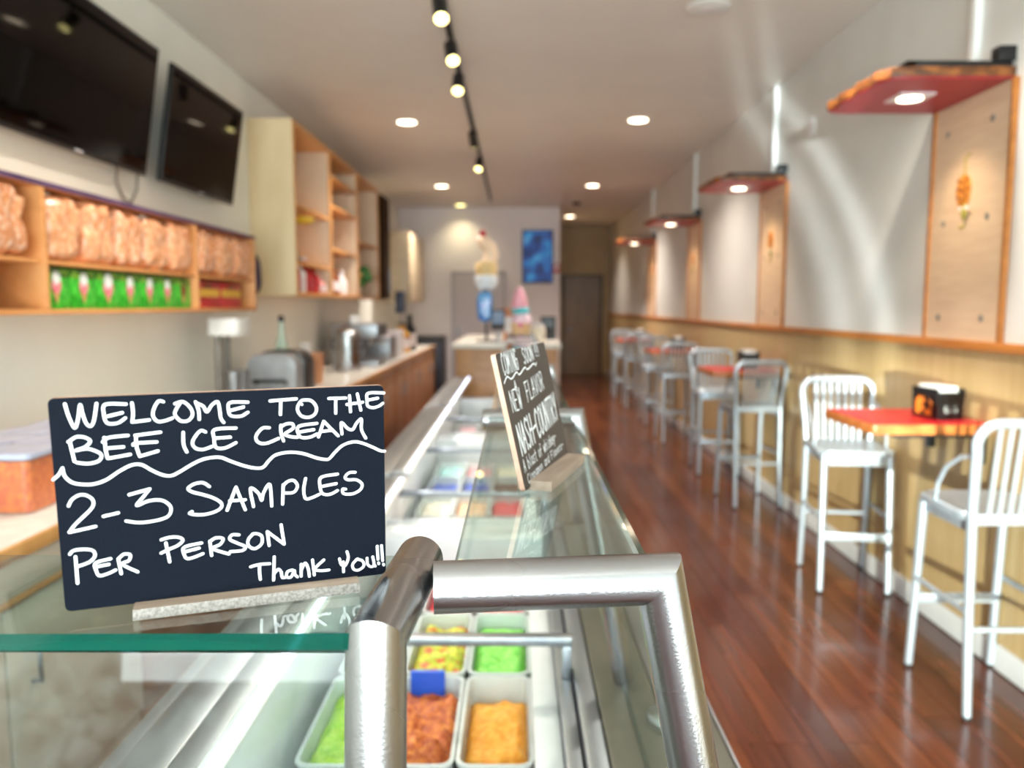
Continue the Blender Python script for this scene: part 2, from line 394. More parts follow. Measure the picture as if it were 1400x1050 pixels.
downlight(-0.80, 3.35, 'recessed downlight over the menu screens, above the frame', M["warmlamp"], 190, WARM)
downlight(1.13, 3.35, 'recessed downlight over the first wall table, above the frame', M['warmlamp'], 200, WARM)
sp = thing('ceiling_speaker', 'pale round ceiling speaker at the top edge right of the track light', 'speaker', (1.1, 4.6, ZC))
MB().lathe([(0.10, -0.010), (0.12, -0.006), (0.125, 0.0)], 28).build('grille', M['white'], sp, smooth=30)
MB().lathe([(0.03, -0.013), (0.035, -0.009)], 16).build('cone_cap', M['plate'], sp)
sd = thing('smoke_detector', 'small dark smoke detector beside the small right downlight', 'detector', (1.0, 13.0, ZC))
MB().lathe([(0.05, -0.035), (0.065, -0.02), (0.07, 0.0)], 20).build('housing', M['rubber'], sd, smooth=40)
MB().lathe([(0.008, -0.040), (0.008, -0.034)], 8).build('indicator', M['red'], sd)

# track light
XT = -0.415
tr = thing('track_light', 'long black ceiling track with small yellow-lit spot heads above the counter', 'track light', (XT, 0, ZC))
MB().box(-0.018, 0.018, 2.2, 12.6, -0.028, 0.0).build('rail', M['black'], tr, bevel=0.003)
for y, dx in ((4.26, 0.04), (4.96, 0.05), (5.63, 0.0), (7.4, 0.02), (8.75, -0.02)):
    dirv = Vector((dx * 3, -0.55 if y != 7.4 else 0.7, -0.8)).normalized()
    h = MB().tube([(0, y, -0.028), (0, y, -0.09)], 0.012, 8).tube([Vector((0, y + .05, -0.075)), Vector((0, y + .05, -0.075)) + dirv * 0.14], 0.042, 16).build('spot_head', M['black'], tr, smooth=40)
    e = Vector((0, y + .05, -0.075)) + dirv * 0.1405
    MB().tube([e, e + dirv * 0.004], 0.037, 16).build('spot_lens', M['yellowlamp'], h)
    lamp('track_beam', 'SPOT', Vector((XT, 0, ZC)) + e + dirv * 0.02, 14, (1, 0.88, 0.6), Vector((XT, 0, ZC)) + e + dirv * 2, spot_size=math.radians(60), spot_blend=0.7, shadow_soft_size=0.03)

# ---------------------------------------------------------------- wall tables, canopies, panels, along the right wall
UN = [3.53, 6.18, 8.88, 11.58]
NTH = ['nearest', 'second', 'third', 'farthest']
def canopy(y, n):
    t = thing('lamp_canopy', '%s red canopy slab with a square downlight, hung on the right wall' % n, 'canopy', (XR, y + .02, 2.445), 0, 'red lamp canopies along the right wall')
    out = [(0, -.30), (-.44, -.30), (-.50, -.285), (-.535, -.22), (-.525, -.14), (-.545, -.06), (-.53, .03), (-.55, .11), (-.53, .19), (-.545, .26), (-.50, .30), (0, .30)]
    MB().prism(out, 0.006, 0.046).build('wood_slab', M['slab'], t, bevel=0.004)
    MB().prism([(x * 0.985 - 0.002, yy * 0.985) for x, yy in out], 0.0, 0.006).build('red_underside', M['red'], t)
    fr = MB().box(-.44, -.01, -.285, -.245, 0.046, 0.072).box(-.44, -.01, .245, .285, 0.046, 0.072).box(-.44, -.40, -.285, .285, 0.046, 0.072)
    fr.build('steel_frame', M['black'], t, bevel=0.002)
    for s_ in (-1, 1):
        MB().box(-.07, -.0, s_*.265-.03, s_*.265+.03, 0.072, 0.13).build('wall_bracket', M['black'], t, bevel=0.003)
    MB().prism(rrect(-.36, -.20, -.08, .08, .01), -0.006, 0.0).build('lamp_plate', M['plate'], t)
    MB().lathe([(0.052, -0.010), (0.052, -0.005)], 20, (-.28, 0, 0)).build('lamp_lens', M['warmlamp'], t)
    lamp('canopy_beam', 'SPOT', (XR - .28, y, 2.42), 26, (1, 0.80, 0.55), (XR - .24, y, 0), spot_size=math.radians(110), spot_blend=0.8, shadow_soft_size=0.05)
def wall_panel(y, n):
    t = thing('plywood_panel', '%s tan plywood panel framed in brown trim between table and canopy' % n, 'panel', (XR, y, 1.365), 0, 'plywood panels along the right wall')
    h = 2.443 - 1.365
    MB().box(-.012, 0, -.285, .285, 0, h).build('ply_sheet', M['ply'], t)
    for s_ in (-1, 1): MB().box(-.02, 0, s_*.297-.012, s_*.297+.012, 0, h).build('edge_trim', M['rail'], t, bevel=0.002)
    for z in (0.10, 0.54, 0.95):
        for yy in (-.16, .18):
            MB().lathe([(0.016, 0), (0.013, 0.004)], 10, (0, 0, 0), 0, Matrix.Rotation(-PI/2, 4, 'Y')).build('screw_cap', M['grey'], t, loc=(-.012, yy, z))
def emblem(y, n):
    t = thing('honey_ornament', '%s small orange honeycomb ornament with a yellow-green bee on a panel' % n, 'ornament', (XR - .012, y + .02, 1.985), 0, 'honeycomb ornaments')
    R = Matrix.Rotation(-PI/2, 4, 'Y')
    comb = MB().prism([(0.075*math.cos(a*PI/8), 0.052*math.sin(a*PI/8)) for a in range(16)], 0, 0.010, M=R)
    cb = comb.build('comb', M['comb'], t, bevel=0.002, loc=(0, 0, .05))
    for i in range(-1, 2):
        for j in (-1, 0, 1):
            MB().lathe([(0.011, 0.010), (0.008, 0.014)], 6, (0, 0, 0), 0, R).build('cell', M['combcell'], cb, loc=(0, j * .03, i * .036 + (.012 if j else 0)))
    MB().ball((-.012, -.025, -.045), 0.02, 10, 8, (0.5, 0.7, 1.9)).build('bee_body', M['bee'], t, smooth=50)
    for s_ in (-1, 1): MB().ball((-.016, -.025 + s_*.022, -.03), 0.016, 8, 6, (0.25, 1.2, 0.6)).build('wing', M['plate'], t, smooth=50)
    MB().tube([(-.003, .0, .125), (-.003, -.002, .15), (-.003, .004, .18), (-.003, -.012, .205), (-.003, -.035, .21)], 0.003, 6).build('thread', M['bee'], t)
    MB().tube([(-.003, -.02, -.09), (-.003, -.01, -.11), (-.003, .012, -.115), (-.003, .02, -.10)], 0.003, 6).build('thread', M['bee'], t)
def conduit(y, n):
    t = thing('lamp_conduit', '%s white conduit running from canopy up to the ceiling' % n, 'conduit', (XR, y, 2.53), 0, 'white canopy conduits')
    MB().box(-.035, -.0, -.022, .022, -0.036, ZC - 2.53).build('channel', M['white'], t, bevel=0.003)
    MB().box(-.04, -.0, -.03, .03, -0.036, -0.0).build('end_cap', M['white'], t, bevel=0.003)
def wall_table(y, n):
    t = thing('bar_table', '%s red-topped wooden bar table fixed to the right wall' % n, 'table', (XR - .012, y - .04, 0), 0, 'red wall tables')
    out = rrect(-.515, 0, -.26, .26, .02)
    MB().prism(out, 0.975, 1.016).build('wood_edge', M['slab_o'], t, bevel=0.003)
    MB().prism(rrect(-.503, -.003, -.248, .248, .015), 1.016, 1.020).build('red_top', M['red_top'], t)
    for s_ in (-1, 1):
        MB().box(-.40, 0, s_*.2-.02, s_*.2+.02, 0.955, 0.975).box(-.03, 0, s_*.2-.02, s_*.2+.02, 0.84, 0.955).build('steel_bracket', M['black'], t, bevel=0.002)
M['comb'] = mat('honeycomb', 'b06a1e', 'd58b34', rough=0.4, kind='voronoi', scale=(60, 60, 60))
M['combcell'] = mat('honeycomb_cell', '8a4a12', rough=0.4)
M['bee'] = mat('bee_brass', 'b8a23a', '8f8a2e', rough=0.35, scale=(60, 60, 60))
M['slab_o'] = mat('table_edge_wood', 'b0622c', 'c67a3e', rough=0.35, scale=(14, 14, 40))
M['red_top'] = mat('red_table_top', 'bd1a26', 'c82630', rough=0.35, scale=(5, 5, 5))
for y, n in zip(UN, NTH):
    canopy(y, n); wall_panel(y, n); emblem(y, n); conduit(y, n); wall_table(y, n)
# napkin holders
def napkins(x, y, z, label, rz, detail=True):
    t = thing('napkin_holder', label, 'napkin holder', (x, y, z), rz, 'napkin holders on the wall tables')
    b = MB().box(-.062, .062, -.09, .09, 0, .006).hexa([(-.06,-.088,.006),(-.052,-.088,.006),(-.052,.088,.006),(-.06,.088,.006)], [(-.068,-.088,.135),(-.060,-.088,.135),(-.060,.088,.135),(-.068,.088,.135)])
    b.hexa([(.052,-.088,.006),(.06,-.088,.006),(.06,.088,.006),(.052,.088,.006)], [(.060,-.088,.135),(.068,-.088,.135),(.068,.088,.135),(.060,.088,.135)])
    b.box(-.056, .056, -.088, -.082, .006, .12)
    b.build('holder', M['black'], t, bevel=0.002)
    MB().box(-.045, .045, -.075, .08, .006, .148).build('napkin_stack', M['white'], t, bevel=0.012)
    if detail:
        MB().box(-.068, -.0665, -.06, .05, .02, .11, M=Matrix.Rotation(-0.06, 4, 'Y')).build('menu_card', mat('card_picture', '1a0d08', 'e07a2a', rough=0.3, scale=(1, 16, 12), contrast=(0.45, 0.52)), t)
        MB().box(-.03, .03, -.0905, -.0885, .03, .06).build('logo_plate', mat('holder_logo', '2a3033', 'aab3b0', rough=0.3, scale=(50, 50, 50), contrast=(0.5, 0.6)), t)
napkins(XR - .135, 3.45, 1.020, 'black napkin holder with an orange picture card on the nearest red table', 0.12)
napkins(XR - .17, 6.18, 1.020, 'dark napkin holder with white napkins on the second red table', 0.0, False)
napkins(XR - .17, 8.9, 1.020, 'dark napkin holder on the third red table', 0.0, False)
napkins(XR - .17, 11.58, 1.020, 'dark napkin holder on the farthest red table', 0.0, False)
ws = thing('glint_disc', 'small round white disc standing for a bright reflection on the right wall', 'light spot', tuple((XR, 5.45, 2.742)))  # bright reflection on the wall, modelled as a flat white disc
MB().lathe([(0.07, 0), (0.075, .006), (0.065, .012)], 24, (0, 0, 0), 0, Matrix.Rotation(-PI/2, 4, 'Y')).build('disc_rim', M['white'], ws, smooth=40)
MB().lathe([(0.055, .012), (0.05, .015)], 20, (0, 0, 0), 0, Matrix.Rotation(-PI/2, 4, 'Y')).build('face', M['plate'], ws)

# ---------------------------------------------------------------- bar stools
def make_stool(label):
    t = thing('bar_stool', label, 'bar stool', (0, 0, 0), 0, 'aluminium bar stools along the right wall')
    A = M['alu']
    b = MB(); n = 5
    o1 = rrect(-.195, .195, -.19, .195, .07, n); o2 = rrect(-.185, .185, -.18, .185, .065, n); o3 = rrect(-.12, .12, -.11, .12, .05, n)
    k = len(o1)
    for lp, z in ((o1, .735), (o1, .758), (o2, .766), (o3, .754)): b.v += [(p[0], p[1], z) for p in lp]
    for i in range(3):
        for j in range(k): j2 = (j + 1) % k; b.f.append((i*k+j, i*k+j2, (i+1)*k+j2, (i+1)*k+j))
    b.f.append(tuple(reversed(range(k)))); b.f.append(tuple(3*k + j for j in range(k))); b.m = [0] * len(b.f)
    b.build('seat', A, t, smooth=35)
    for s_ in (-1, 1):
        g = MB().tube([(s_*.165, .165, .735), (s_*.172, .205, .012)], [0.019, 0.016], 12).build('leg', A, t, smooth=40)
        MB().tube([(s_*.172, .205, .014), (s_*.1724, .2057, 0.0)], 0.017, 10).build('glide', M['rubber'], g)
        g = MB().tube([(s_*.172, -.178, .76), (s_*.172, -.19, .4), (s_*.174, -.222, .012)], [0.019, 0.018, 0.016], 12).build('leg', A, t, smooth=40)
        MB().tube([(s_*.174, -.222, .014), (s_*.1744, -.2229, 0.0)], 0.017, 10).build('glide', M['rubber'], g)
        MB().tube([(s_*.183, -.205, .98), (s_*.19, -.12, .965), (s_*.192, -.03, .91), (s_*.188, .03, .83), (s_*.185, .05, .75)], 0.008, 8).build('brace', A, t, smooth=50)
        MB().tube([(s_*.177, .182, .40), (s_*.181, -.196, .40)], 0.011, 8).build('stretcher', A, t, smooth=50)
    path = [(-.172, -.178, .755), (-.178, -.19, .86), (-.19, -.215, .99)]
    pa = arc(-.12, 1.03, .075, PI, PI/2, 6)
    lean = lambda z: -.178 - (z - .755) * 0.15
    path += [(x, lean(z), z) for x, z in pa] + [(-x, lean(z), z) for x, z in reversed(pa)] + [(.19, -.215, .99), (.178, -.19, .86), (.172, -.178, .755)]
    MB().tube(path, 0.019, 12, flat=0.8).build('back_frame', A, t, smooth=60)
    for i in range(7):
        x = (i - 3) * 0.038
        MB().hexa([(x-.009, lean(.76)-.004, .755), (x+.009, lean(.76)-.004, .755), (x+.009, lean(.76)+.004, .755), (x-.009, lean(.76)+.004, .755)],
                  [(x*1.05-.009, lean(1.1)-.004, 1.098), (x*1.05+.009, lean(1.1)-.004, 1.098), (x*1.05+.009, lean(1.1)+.004, 1.098), (x*1.05-.009, lean(1.1)+.004, 1.098)]).build('slat', A, t)
    MB().box(-.17, .17, -.195, -.172, .725, .765).build('back_rail', A, t, bevel=0.003)
    MB().box(-.15, .15, .165, .185, .685, .735).box(-.17, -.155, -.17, .165, .69, .735).box(.155, .17, -.17, .165, .69, .735).build('apron', A, t, bevel=0.002)
    MB().box(-.178, .178, .183, .201, .285, .325).build('footrest', A, t, bevel=0.004)
    MB().tube([(-.182, -.200, .335), (.182, -.200, .335)], 0.012, 8).build('stretcher', A, t, smooth=50)
    return t
ST = [(1.835, 2.925, 0.0, 'bright aluminium bar stool at lower right, back to the camera, cropped by the frame'),
      (1.81, 4.15, PI - 0.12, 'sunlit aluminium bar stool facing the camera behind the nearest red table'),
      (1.80, 5.90, 0.08, 'aluminium bar stool with back to the camera in front of the second red table'),
      (1.82, 6.99, PI - 0.05, 'aluminium bar stool behind the second red table, facing the camera'),
      (1.79, 8.62, 0.03, 'aluminium bar stool with back to the camera in front of the third red table'),
      (1.82, 9.95, PI, 'aluminium bar stool behind the third red table, facing the camera'),
      (1.79, 11.43, 0.0, 'aluminium bar stool with back to the camera in front of the farthest red table'),
      (1.79, 12.7, PI, 'aluminium bar stool behind the farthest red table, at the hallway')]
st0 = make_stool(ST[0][3]); index_kids()
for i, (x, y, a, lb) in enumerate(ST):
    s_ = st0 if i == 0 else copy_tree(st0)
    s_.location = (x, y, 0); s_.rotation_euler = (0, 0, a); s_['label'] = lb

# ---------------------------------------------------------------- left wall: screens
def tv(y0, y1, ztop, h, tilt, label):
    t = thing('menu_television', label, 'television', (XL + .13, (y0 + y1) / 2, ztop - h / 2), 0, 'black wall screens')
    w = y1 - y0
    R = Matrix.Rotation(tilt, 4, 'Y')
    MB().box(-.006, .02, -w/2, w/2, -h/2, h/2, M=R).build('bezel', M['black'], t, bevel=0.004)
    MB().box(.0205, .0225, -w/2+.012, w/2-.012, -h/2+.02, h/2-.012, M=R).build('screen', M['screen'], t)
    MB().box(.0205, .0235, -.03, .03, -h/2+.005, -h/2+.013, M=R).build('logo_strip', M['plate'], t)
    MB().box(-.13, -.005, -.12, .12, -.1, .1).build('wall_mount', M['black'], t, bevel=0.004)
tv(2.88, 4.145, 2.855, 0.655, 0.155, 'large black menu screen at the top left corner, tilted down')
tv(4.31, 5.39, 2.84, 0.635, 0.155, 'smaller black menu screen to the right of the large one, tilted down')
sb = thing('media_box', 'small black media box on the wall between the two screens', 'media box', (XL, 4.2, 2.33))
MB().box(0, .06, -.03, .03, -.10, .10).build('case', M['black'], sb, bevel=0.006)
MB().box(.06, .063, -.01, .01, -.06, .02).build('label_plate', M['grey'], sb)
cb = MB().tube([(XL+.03, 3.97, 2.26), (XL+.02, 3.99, 2.15), (XL+.015, 4.06, 2.08), (XL+.015, 4.14, 2.06), (XL+.02, 4.2, 2.14), (XL+.02, 4.22, 2.24)], 0.006, 8).build('screen_cable', M['grey'], smooth=50)
tag(cb, 'thin grey cable looping on the wall below the screens', 'cable')

# ---------------------------------------------------------------- left wall: long open shelf of cone bags and cartons
SX0, SX1, SZ0, SZ1 = XL, -1.76, 1.487, 1.982
SY0, SY1 = 1.75, 5.22
ZS = 1.685
DIV = [SY0 + .01, 2.90, 4.28, SY1 - .01]
sh = thing('open_shelf', 'long orange-brown open wall shelf of bagged cones and cartons under the screens', 'shelf', (XL, SY0, SZ0))
def part(name, x0, x1, y0, y1, z0, z1, m, p, o=(XL, SY0, SZ0), bevel=0.002):
    return MB().box(x0-o[0], x1-o[0], y0-o[1], y1-o[1], z0-o[2], z1-o[2]).build(name, m, p, bevel=bevel)
part('bottom_board', SX0, SX1, SY0, SY1, SZ0, SZ0+.02, M['shelf'], sh)
part('top_board', SX0, SX1, SY0, SY1, SZ1-.02, SZ1, M['shelf'], sh)
part('top_edge', SX1, SX1+.004, SY0, SY1, SZ1-.02, SZ1, mat('purple_edge', '4a3358', '5b4268', rough=0.4), sh, bevel=0)
for y in DIV: part('upright', SX0, SX1, y-.011, y+.011, SZ0+.02, SZ1-.02, M['shelf'], sh)
for a, b_ in zip(DIV, DIV[1:]): part('middle_board', SX0, SX1-.01, a+.011, b_-.011, ZS-.008, ZS+.008, M['shelf'], sh)
M['conebag'] = []
for i, (a, b_, c_) in enumerate((('d0824a', 'f8d6b6', 'e9a272'), ('d98c58', 'f6c8a2', 'eda678'), ('c87a48', 'f8dcc4', 'e49a6c'))):
    M['conebag'].append(mat('cone_bag_film_%s' % 'abc'[i], a, b_, rough=0.22, scale=(38, 48, 34), c3=c_, coat=0.7, bump=0.8, bscale=(40, 40, 30), contrast=(0.25, 0.75)))
M['film'] = mat('bag_tie', 'efe2d2', rough=0.3, coat=0.5)
nb = [0]
def bag(y, z, w, h, label, d=.27):
    k = nb[0]; nb[0] += 1
    t = thing('cone_bag', label, 'cone bag', (XL + .03 + d/2, y, z), 0, 'bags of orange cones on the wall shelf')
    lumpy(d, w, h, k + 1, 0.022, 16, 12, 5).build('bag', M['conebag'][k % 3], t, smooth=60)
    for q in range(3):
        yy = (q - 1) * w * 0.26; tilt = rnd.uniform(-.25, .25)
        R = Matrix.Rotation(tilt, 4, 'X')
        MB().lathe([(0.008, -h*.36), (0.03, h*.05), (0.04, h*.26), (0.042, h*.3)], 10, (d/2 - .03, yy, h*.5), 0, R).build('cone', M['conebag'][(k + 1) % 3], t, smooth=50)
    MB().ball((d*.28, rnd.uniform(-.05, .05), h - .01), 0.022, 8, 6, (1, 1.4, .6)).build('gathered_top', M['film'], t, smooth=50)
upper = [(2.18, .235), (2.43, .235), (2.69, .25), (3.05, .235), (3.31, .245), (3.57, .245), (3.83, .24), (4.10, .26), (4.44, .255), (4.72, .265), (5.02, .27)]
ord_ = ['first', 'second', 'third', 'fourth', 'fifth', 'sixth', 'seventh', 'eighth', 'ninth', 'tenth', 'eleventh']
for i, (y, w) in enumerate(upper):
    bag(y, ZS + .008, w, .262, 'clear bag of orange cones on the upper shelf, %s from the left' % ord_[i])
bag(2.50, SZ0 + .02, .25, .165, 'clear bag of orange cones on the lower shelf at the left frame edge')
M['carton_g'] = mat('green_carton', '0a5a12', '5fd84a', rough=0.3, scale=(30, 45, 35), c3='1fae20', contrast=(0.3, 0.7))
M['carton_top'] = mat('carton_leafprint', '0a3d0a', '8ec63a', rough=0.3, scale=(30, 40, 40), contrast=(0.42, 0.6))
M['conep'] = mat('printed_cone', 'c98a55', 'dda674', rough=0.4)
M['scoopp'] = mat('printed_pink_scoop', 'e0566a', 'f0a0a8', rough=0.4, scale=(40, 40, 40))
M['scoopw'] = mat('printed_white_scoop', 'dfe9e6', 'f4f6f4', rough=0.4, scale=(40, 40, 40))
M['scoopc'] = mat('printed_brown_scoop', '6a3218', '8a4a28', rough=0.4, scale=(40, 40, 40))
tint = ['white and pink', 'pink', 'large pink and white', 'white and pink twin', 'pink on red', 'tan', 'brown']
CW = (4.262 - 2.918) / 7
for i in range(7):
    yc = 2.918 + CW * (i + .5)
    t = thing('cone_carton', 'green carton with %s cone print, %s from the left on lower shelf' % (tint[i], ord_[i]), 'carton', (XL + .14, yc, SZ0 + .02), 0, 'green cone cartons')
    w = CW * .97
    MB().box(-.12, .12, -w/2, w/2, 0, .160).build('box', M['carton_g'], t, bevel=0.002)
    MB().box(.1205, .1215, -w/2+.003, w/2-.003, .125, .158).build('leaf_band', M['carton_top'], t)
    R = Matrix.Rotation(PI/2, 4, 'Z') @ Matrix.Rotation(PI/2, 4, 'X')
    s_ = 1.25 if i == 2 else 1.0
    MB().prism([(0, .02), (.03*s_, .085), (-.03*s_, .085)], .121, .1225, M=R).build('cone_print', M['conep'], t)
    MB().prism([(p[0], p[1]) for p in arc(0, .095, .034*s_, 0, 2*PI, 14)[:-1]], .1226, .1235, M=R).build('scoop_print', M['scoopc'] if i == 6 else M['scoopp'], t)
    if i != 6: MB().prism([(p[0], p[1]) for p in arc(.0, .122, .027*s_, 0, 2*PI, 14)[:-1]], .1236, .1245, M=R).build('scoop_print', M['scoopw'], t)
M['carton_r'] = mat('red_carton', 'a8121c', 'c92a30', rough=0.35, scale=(20, 20, 20))
M['carton_y'] = mat('yellow_print', 'd9a92e', 'e8c04a', rough=0.35, scale=(20, 20, 20))
for i, (y, w, hh) in enumerate(((4.50, .36, .155), (4.87, .34, .15))):
    t = thing('candy_carton', 'red carton with a yellow stripe, %s on the lower shelf right bay' % ('left one' if i == 0 else 'right one'), 'carton', (XL + .14, y, SZ0 + .02), 0, 'red cartons')
    MB().box(-.12, .12, -w/2, w/2, 0, hh).build('box', M['carton_r'], t, bevel=0.003)
    MB().box(.1205, .122, -w/2+.01, w/2-.01, .065, .11).build('stripe', M['carton_y'], t)
    MB().box(.1205, .1225, -.05, .05, .115, hh-.01).build('print_panel', M['scoopc'], t)
bk = thing('cloth_pouch', 'dark purple pouch hanging at the right end of the cone shelf', 'pouch', (-1.82, 5.32, 1.60))
lumpy(.12, .10, .27, 40, 0.012, 9, 8, 3).build('pouch', mat('purple_cloth', '2a2038', '3a2e4a', rough=0.8, scale=(30, 30, 30)), bk, smooth=60)
MB().tube([(0, 0, .26), (0, -.02, .31), (0, -.09, .33)], 0.006, 8).build('strap', M['rubber'], bk)

# ---------------------------------------------------------------- tall cubby cabinets on the left wall
CX1 = -1.715; CZ0, CZ1 = 1.60, 2.945
CO = (XL, 6.04, CZ0)
M['cubin'] = mat('cubby_lining', 'd9c0a4', 'e0c9b0', rough=0.5, scale=(4, 4, 4))
cc = thing('cubby_cabinet', 'tall birch wall cabinet of open cubbies with a plain pale side', 'cabinet', CO)
def cp(name, x0, x1, y0, y1, z0, z1, m=None): return part(name, x0, x1, y0, y1, z0, z1, m or M['birch_o'], cc, CO)
cols2 = [6.04, 7.2, 8.42, 9.65]
cp('side_panel', XL, CX1, 6.025, 6.055, CZ0, CZ1, M['birch'])
for y in cols2[1:]:
    up_ = cp('upright', XL+.01, CX1-.012, y-.02, y+.02, CZ0+.025, CZ1-.03, M['cubin'])
    part('edge_band', CX1-.012, CX1+.004, y-.028, y+.028, CZ0+.025, CZ1-.03, M['birch_o'], up_, CO)
cp('bottom_board', XL, CX1, 6.055, 9.67, CZ0, CZ0+.025); cp('top_board', XL, CX1, 6.055, 9.67, CZ1-.03, CZ1)
cp('front_stile', CX1-.004, CX1+.006, 6.025, 6.065, CZ0, CZ1)
cp('back_board', XL, XL+.012, 6.055, 9.65, CZ0+.025, CZ1-.03, M['cubback'] if 'cubback' in M else mat('cubby_back', 'dcc6ae', 'e4d0ba', rough=0.5, scale=(4, 4, 4)))
for i, zs in enumerate(((1.86, 2.31), (2.05, 2.45, 2.72), (1.86, 2.22))):
    for z in zs: cp('shelf_board', XL+.012, CX1-.008, cols2[i]+.02, cols2[i+1]-.02, z-.012, z+.012)
fl = thing('flower_vase', 'slim vase with a yellow flower and green leaves in the first cubby', 'vase', (-1.85, 6.45, 1.872))
MB().lathe([(.035, 0), (.045, .05), (.03, .12), (.02, .17), (.024, .19)], 16).build('vase', mat('vase_glass', '9aa89a', rough=0.15, coat=0.5), fl, smooth=40)
MB().tube([(0, 0, .15), (.01, .02, .25), (.02, .05, .34)], .006, 8).build('stem', M['carton_g'], fl)
for a in range(7):
    MB().ball((.04 + .075*math.cos(a*.9), .05 + .075*math.sin(a*.9), .36), .055, 8, 6, (1, 1, .5)).build('petal', mat('petal_yellow', 'd9b020', 'e8c83a', rough=0.5) if a == 0 else bpy.data.materials['petal_yellow'], fl, smooth=60)
for s_ in (-1, 1): MB().ball((.01, .03*s_, .26), .03, 8, 6, (.5, 1, 2)).build('leaf', M['carton_g'], fl, smooth=60)
def bottle(name, x, y, z, h, r, cm, capm, label, cat='bottle', grp='bottles in the cubbies'):
    t = thing(name, label, cat, (x, y, z), 0, grp)
    MB().lathe([(r*.9, 0), (r, .01), (r, h*.58), (r*.45, h*.75), (r*.4, h*.92)], 16).build('body', cm, t, smooth=40)
    MB().lathe([(r*.45, h*.92), (r*.45, h)], 12).build('cap', capm, t, smooth=40)
    MB().lathe([(r*1.01, h*.15), (r*1.01, h*.48)], 16).build('paper_label', M['carton_r'] if 'red' in label else M['plate'], t, smooth=40)
RB = mat('red_syrup', '9c1a1e', 'b5282a', rough=0.2, coat=0.4)
BR = mat('brown_syrup', '7a3a1c', '99502a', rough=0.2, coat=0.4)
zb = CZ0 + .025
for i, (y, h, m_, nm) in enumerate(((6.22, .25, RB, 'red'), (6.38, .22, M['white'], 'white'), (6.56, .24, RB, 'dark red'), (6.82, .20, RB, 'short red'), (7.38, .24, BR, 'brown'), (7.6, .22, BR, 'short brown'), (7.95, .2, M['plate'], 'pale'))):
    bottle('syrup_bottle', -1.80, y, zb, h * 1.25, .062, m_, M['black'] if i % 2 else M['plate'], '%s syrup bottle in the bottom row of cubbies, %s from the left' % (nm, ord_[i]))
bottle('glass_jar', -1.78, 7.0, zb, .15, .06, mat('pink_jar', 'd48a88', 'e4a8a4', rough=0.2, coat=0.5), M['white'], 'round pink-white jar at the end of the first bottom cubby', 'jar')
pl = thing('potted_plant', 'small dark green potted plant in the third bottom cubby', 'plant', (-1.82, 8.75, zb))
MB().lathe([(.05, 0), (.07, .1), (.075, .1)], 16).build('pot', M['white'], pl, smooth=40)
LF = mat('dark_leaf', '1d4a18', '2f6a24', rough=0.5, scale=(30, 30, 30))
for a in range(14):
    an = a * 2.4; r = .03 + .006 * a
    MB().ball((r*1.3*math.cos(an), r*1.3*math.sin(an), .13 + .02*(a % 9)), .065, 7, 5, (1, .5, .9)).build('leaf', LF, pl, smooth=60)
fr = thing('dark_cabinet', 'narrow dark brown cabinet standing after the open cubbies', 'cabinet', (XL + .021, 9.72, CZ0))
MB().box(0, .36, 0, .5, 0, 1.30).build('body', mat('dark_wood', '2e1d10', '3a2716', rough=0.8, spec=0.1, scale=(10, 10, 2)), fr, bevel=0.004)
MB().box(.36, .375, .01, .49, .01, 1.29).build('door', mat('dark_wood_door', '33210f', '402b18', rough=0.8, spec=0.1, scale=(10, 10, 2)), fr, bevel=0.003)
MB().box(.376, .39, .42, .44, .1, .4).build('handle', M['steel_dull'], fr)
fc = thing('beige_cabinet', 'beige closed wall cabinet beyond the dark one, lower than the rest', 'cabinet', (XL + .021, 11.1, 1.58))
MB().box(0, .50, 0, 1.6, 0, 1.0).build('body', mat('beige_panel', 'b5a183', 'bfac8f', rough=0.45), fc, bevel=0.004)
for i in range(2): MB().box(.50, .515, .01 + i*.8, .79 + i*.8, .01, .99).build('door', bpy.data.materials['beige_panel'], fc, bevel=0.003)
np_ = thing('phone_box', 'dark blue box mounted under the beige cabinet', 'wall box', (XL + .36, 10.9, 1.42))
MB().box(0, .12, -.10, .10, 0, .30).build('case', mat('navy_plastic', '1d2238', '262c46', rough=0.4), np_, bevel=0.01)
MB().box(.12, .125, -.07, .07, .16, .26).build('panel', M['black'], np_)

# ---------------------------------------------------------------- back counter
BX = -1.31
wt = MB().box(XL, BX-.012, 1.2, 12.4, 0.86, 0.895).build('worktop', M['worktop'], bevel=0.003)
tag(wt, 'long pale worktop running along the left wall', 'worktop')
ed = MB().box(BX-.012, BX+.004, 1.2, 12.4, 0.855, 0.897).build('worktop_edge', M['birch_o'], wt, bevel=0.003)
for i in range(8):
    y0 = 1.2 + 1.4 * i
    pale = i < 1
    m_ = M['cabpale'] if pale else M['cabwood']
    t = thing('base_cabinet', '%s base cabinet under the pale worktop, %s from the front' % ('pale laminate' if pale else 'brown wooden', ord_[i]), 'cabinet', (BX, y0, 0), 0, 'base cabinets behind the counter')
    MB().box(XL - BX + .021, -.03, 0.002, 1.398, 0.0, 0.858).build('body', m_, t)
    MB().box(-.03, -.012, .004, 1.396, .755, .85).build('fascia', m_, t, bevel=0.002)
    MB().box(-.03, -.006, .002, 1.398, .738, .752).build('trim_strip', M['birch_o'], t, bevel=0.002)
    for k in range(2):
        dr = MB().box(-.03, -.012, .006 + .7*k, .694 + .7*k, .10, .73).build('door', m_, t, bevel=0.003)
        MB().tube([(-.012, .60 - .5*(k) + .7*k, .62), (.012, .60 - .5*k + .7*k, .62), (.012, .60 - .5*k + .7*k, .50), (-.012, .60 - .5*k + .7*k, .50)], .006, 8).build('handle', M['steel_dull'], dr, smooth=50)
    MB().box(-.07, -.035, .0, 1.40, 0.0, .09).build('toe_kick', M['rubber'], t)
W0 = 0.8955
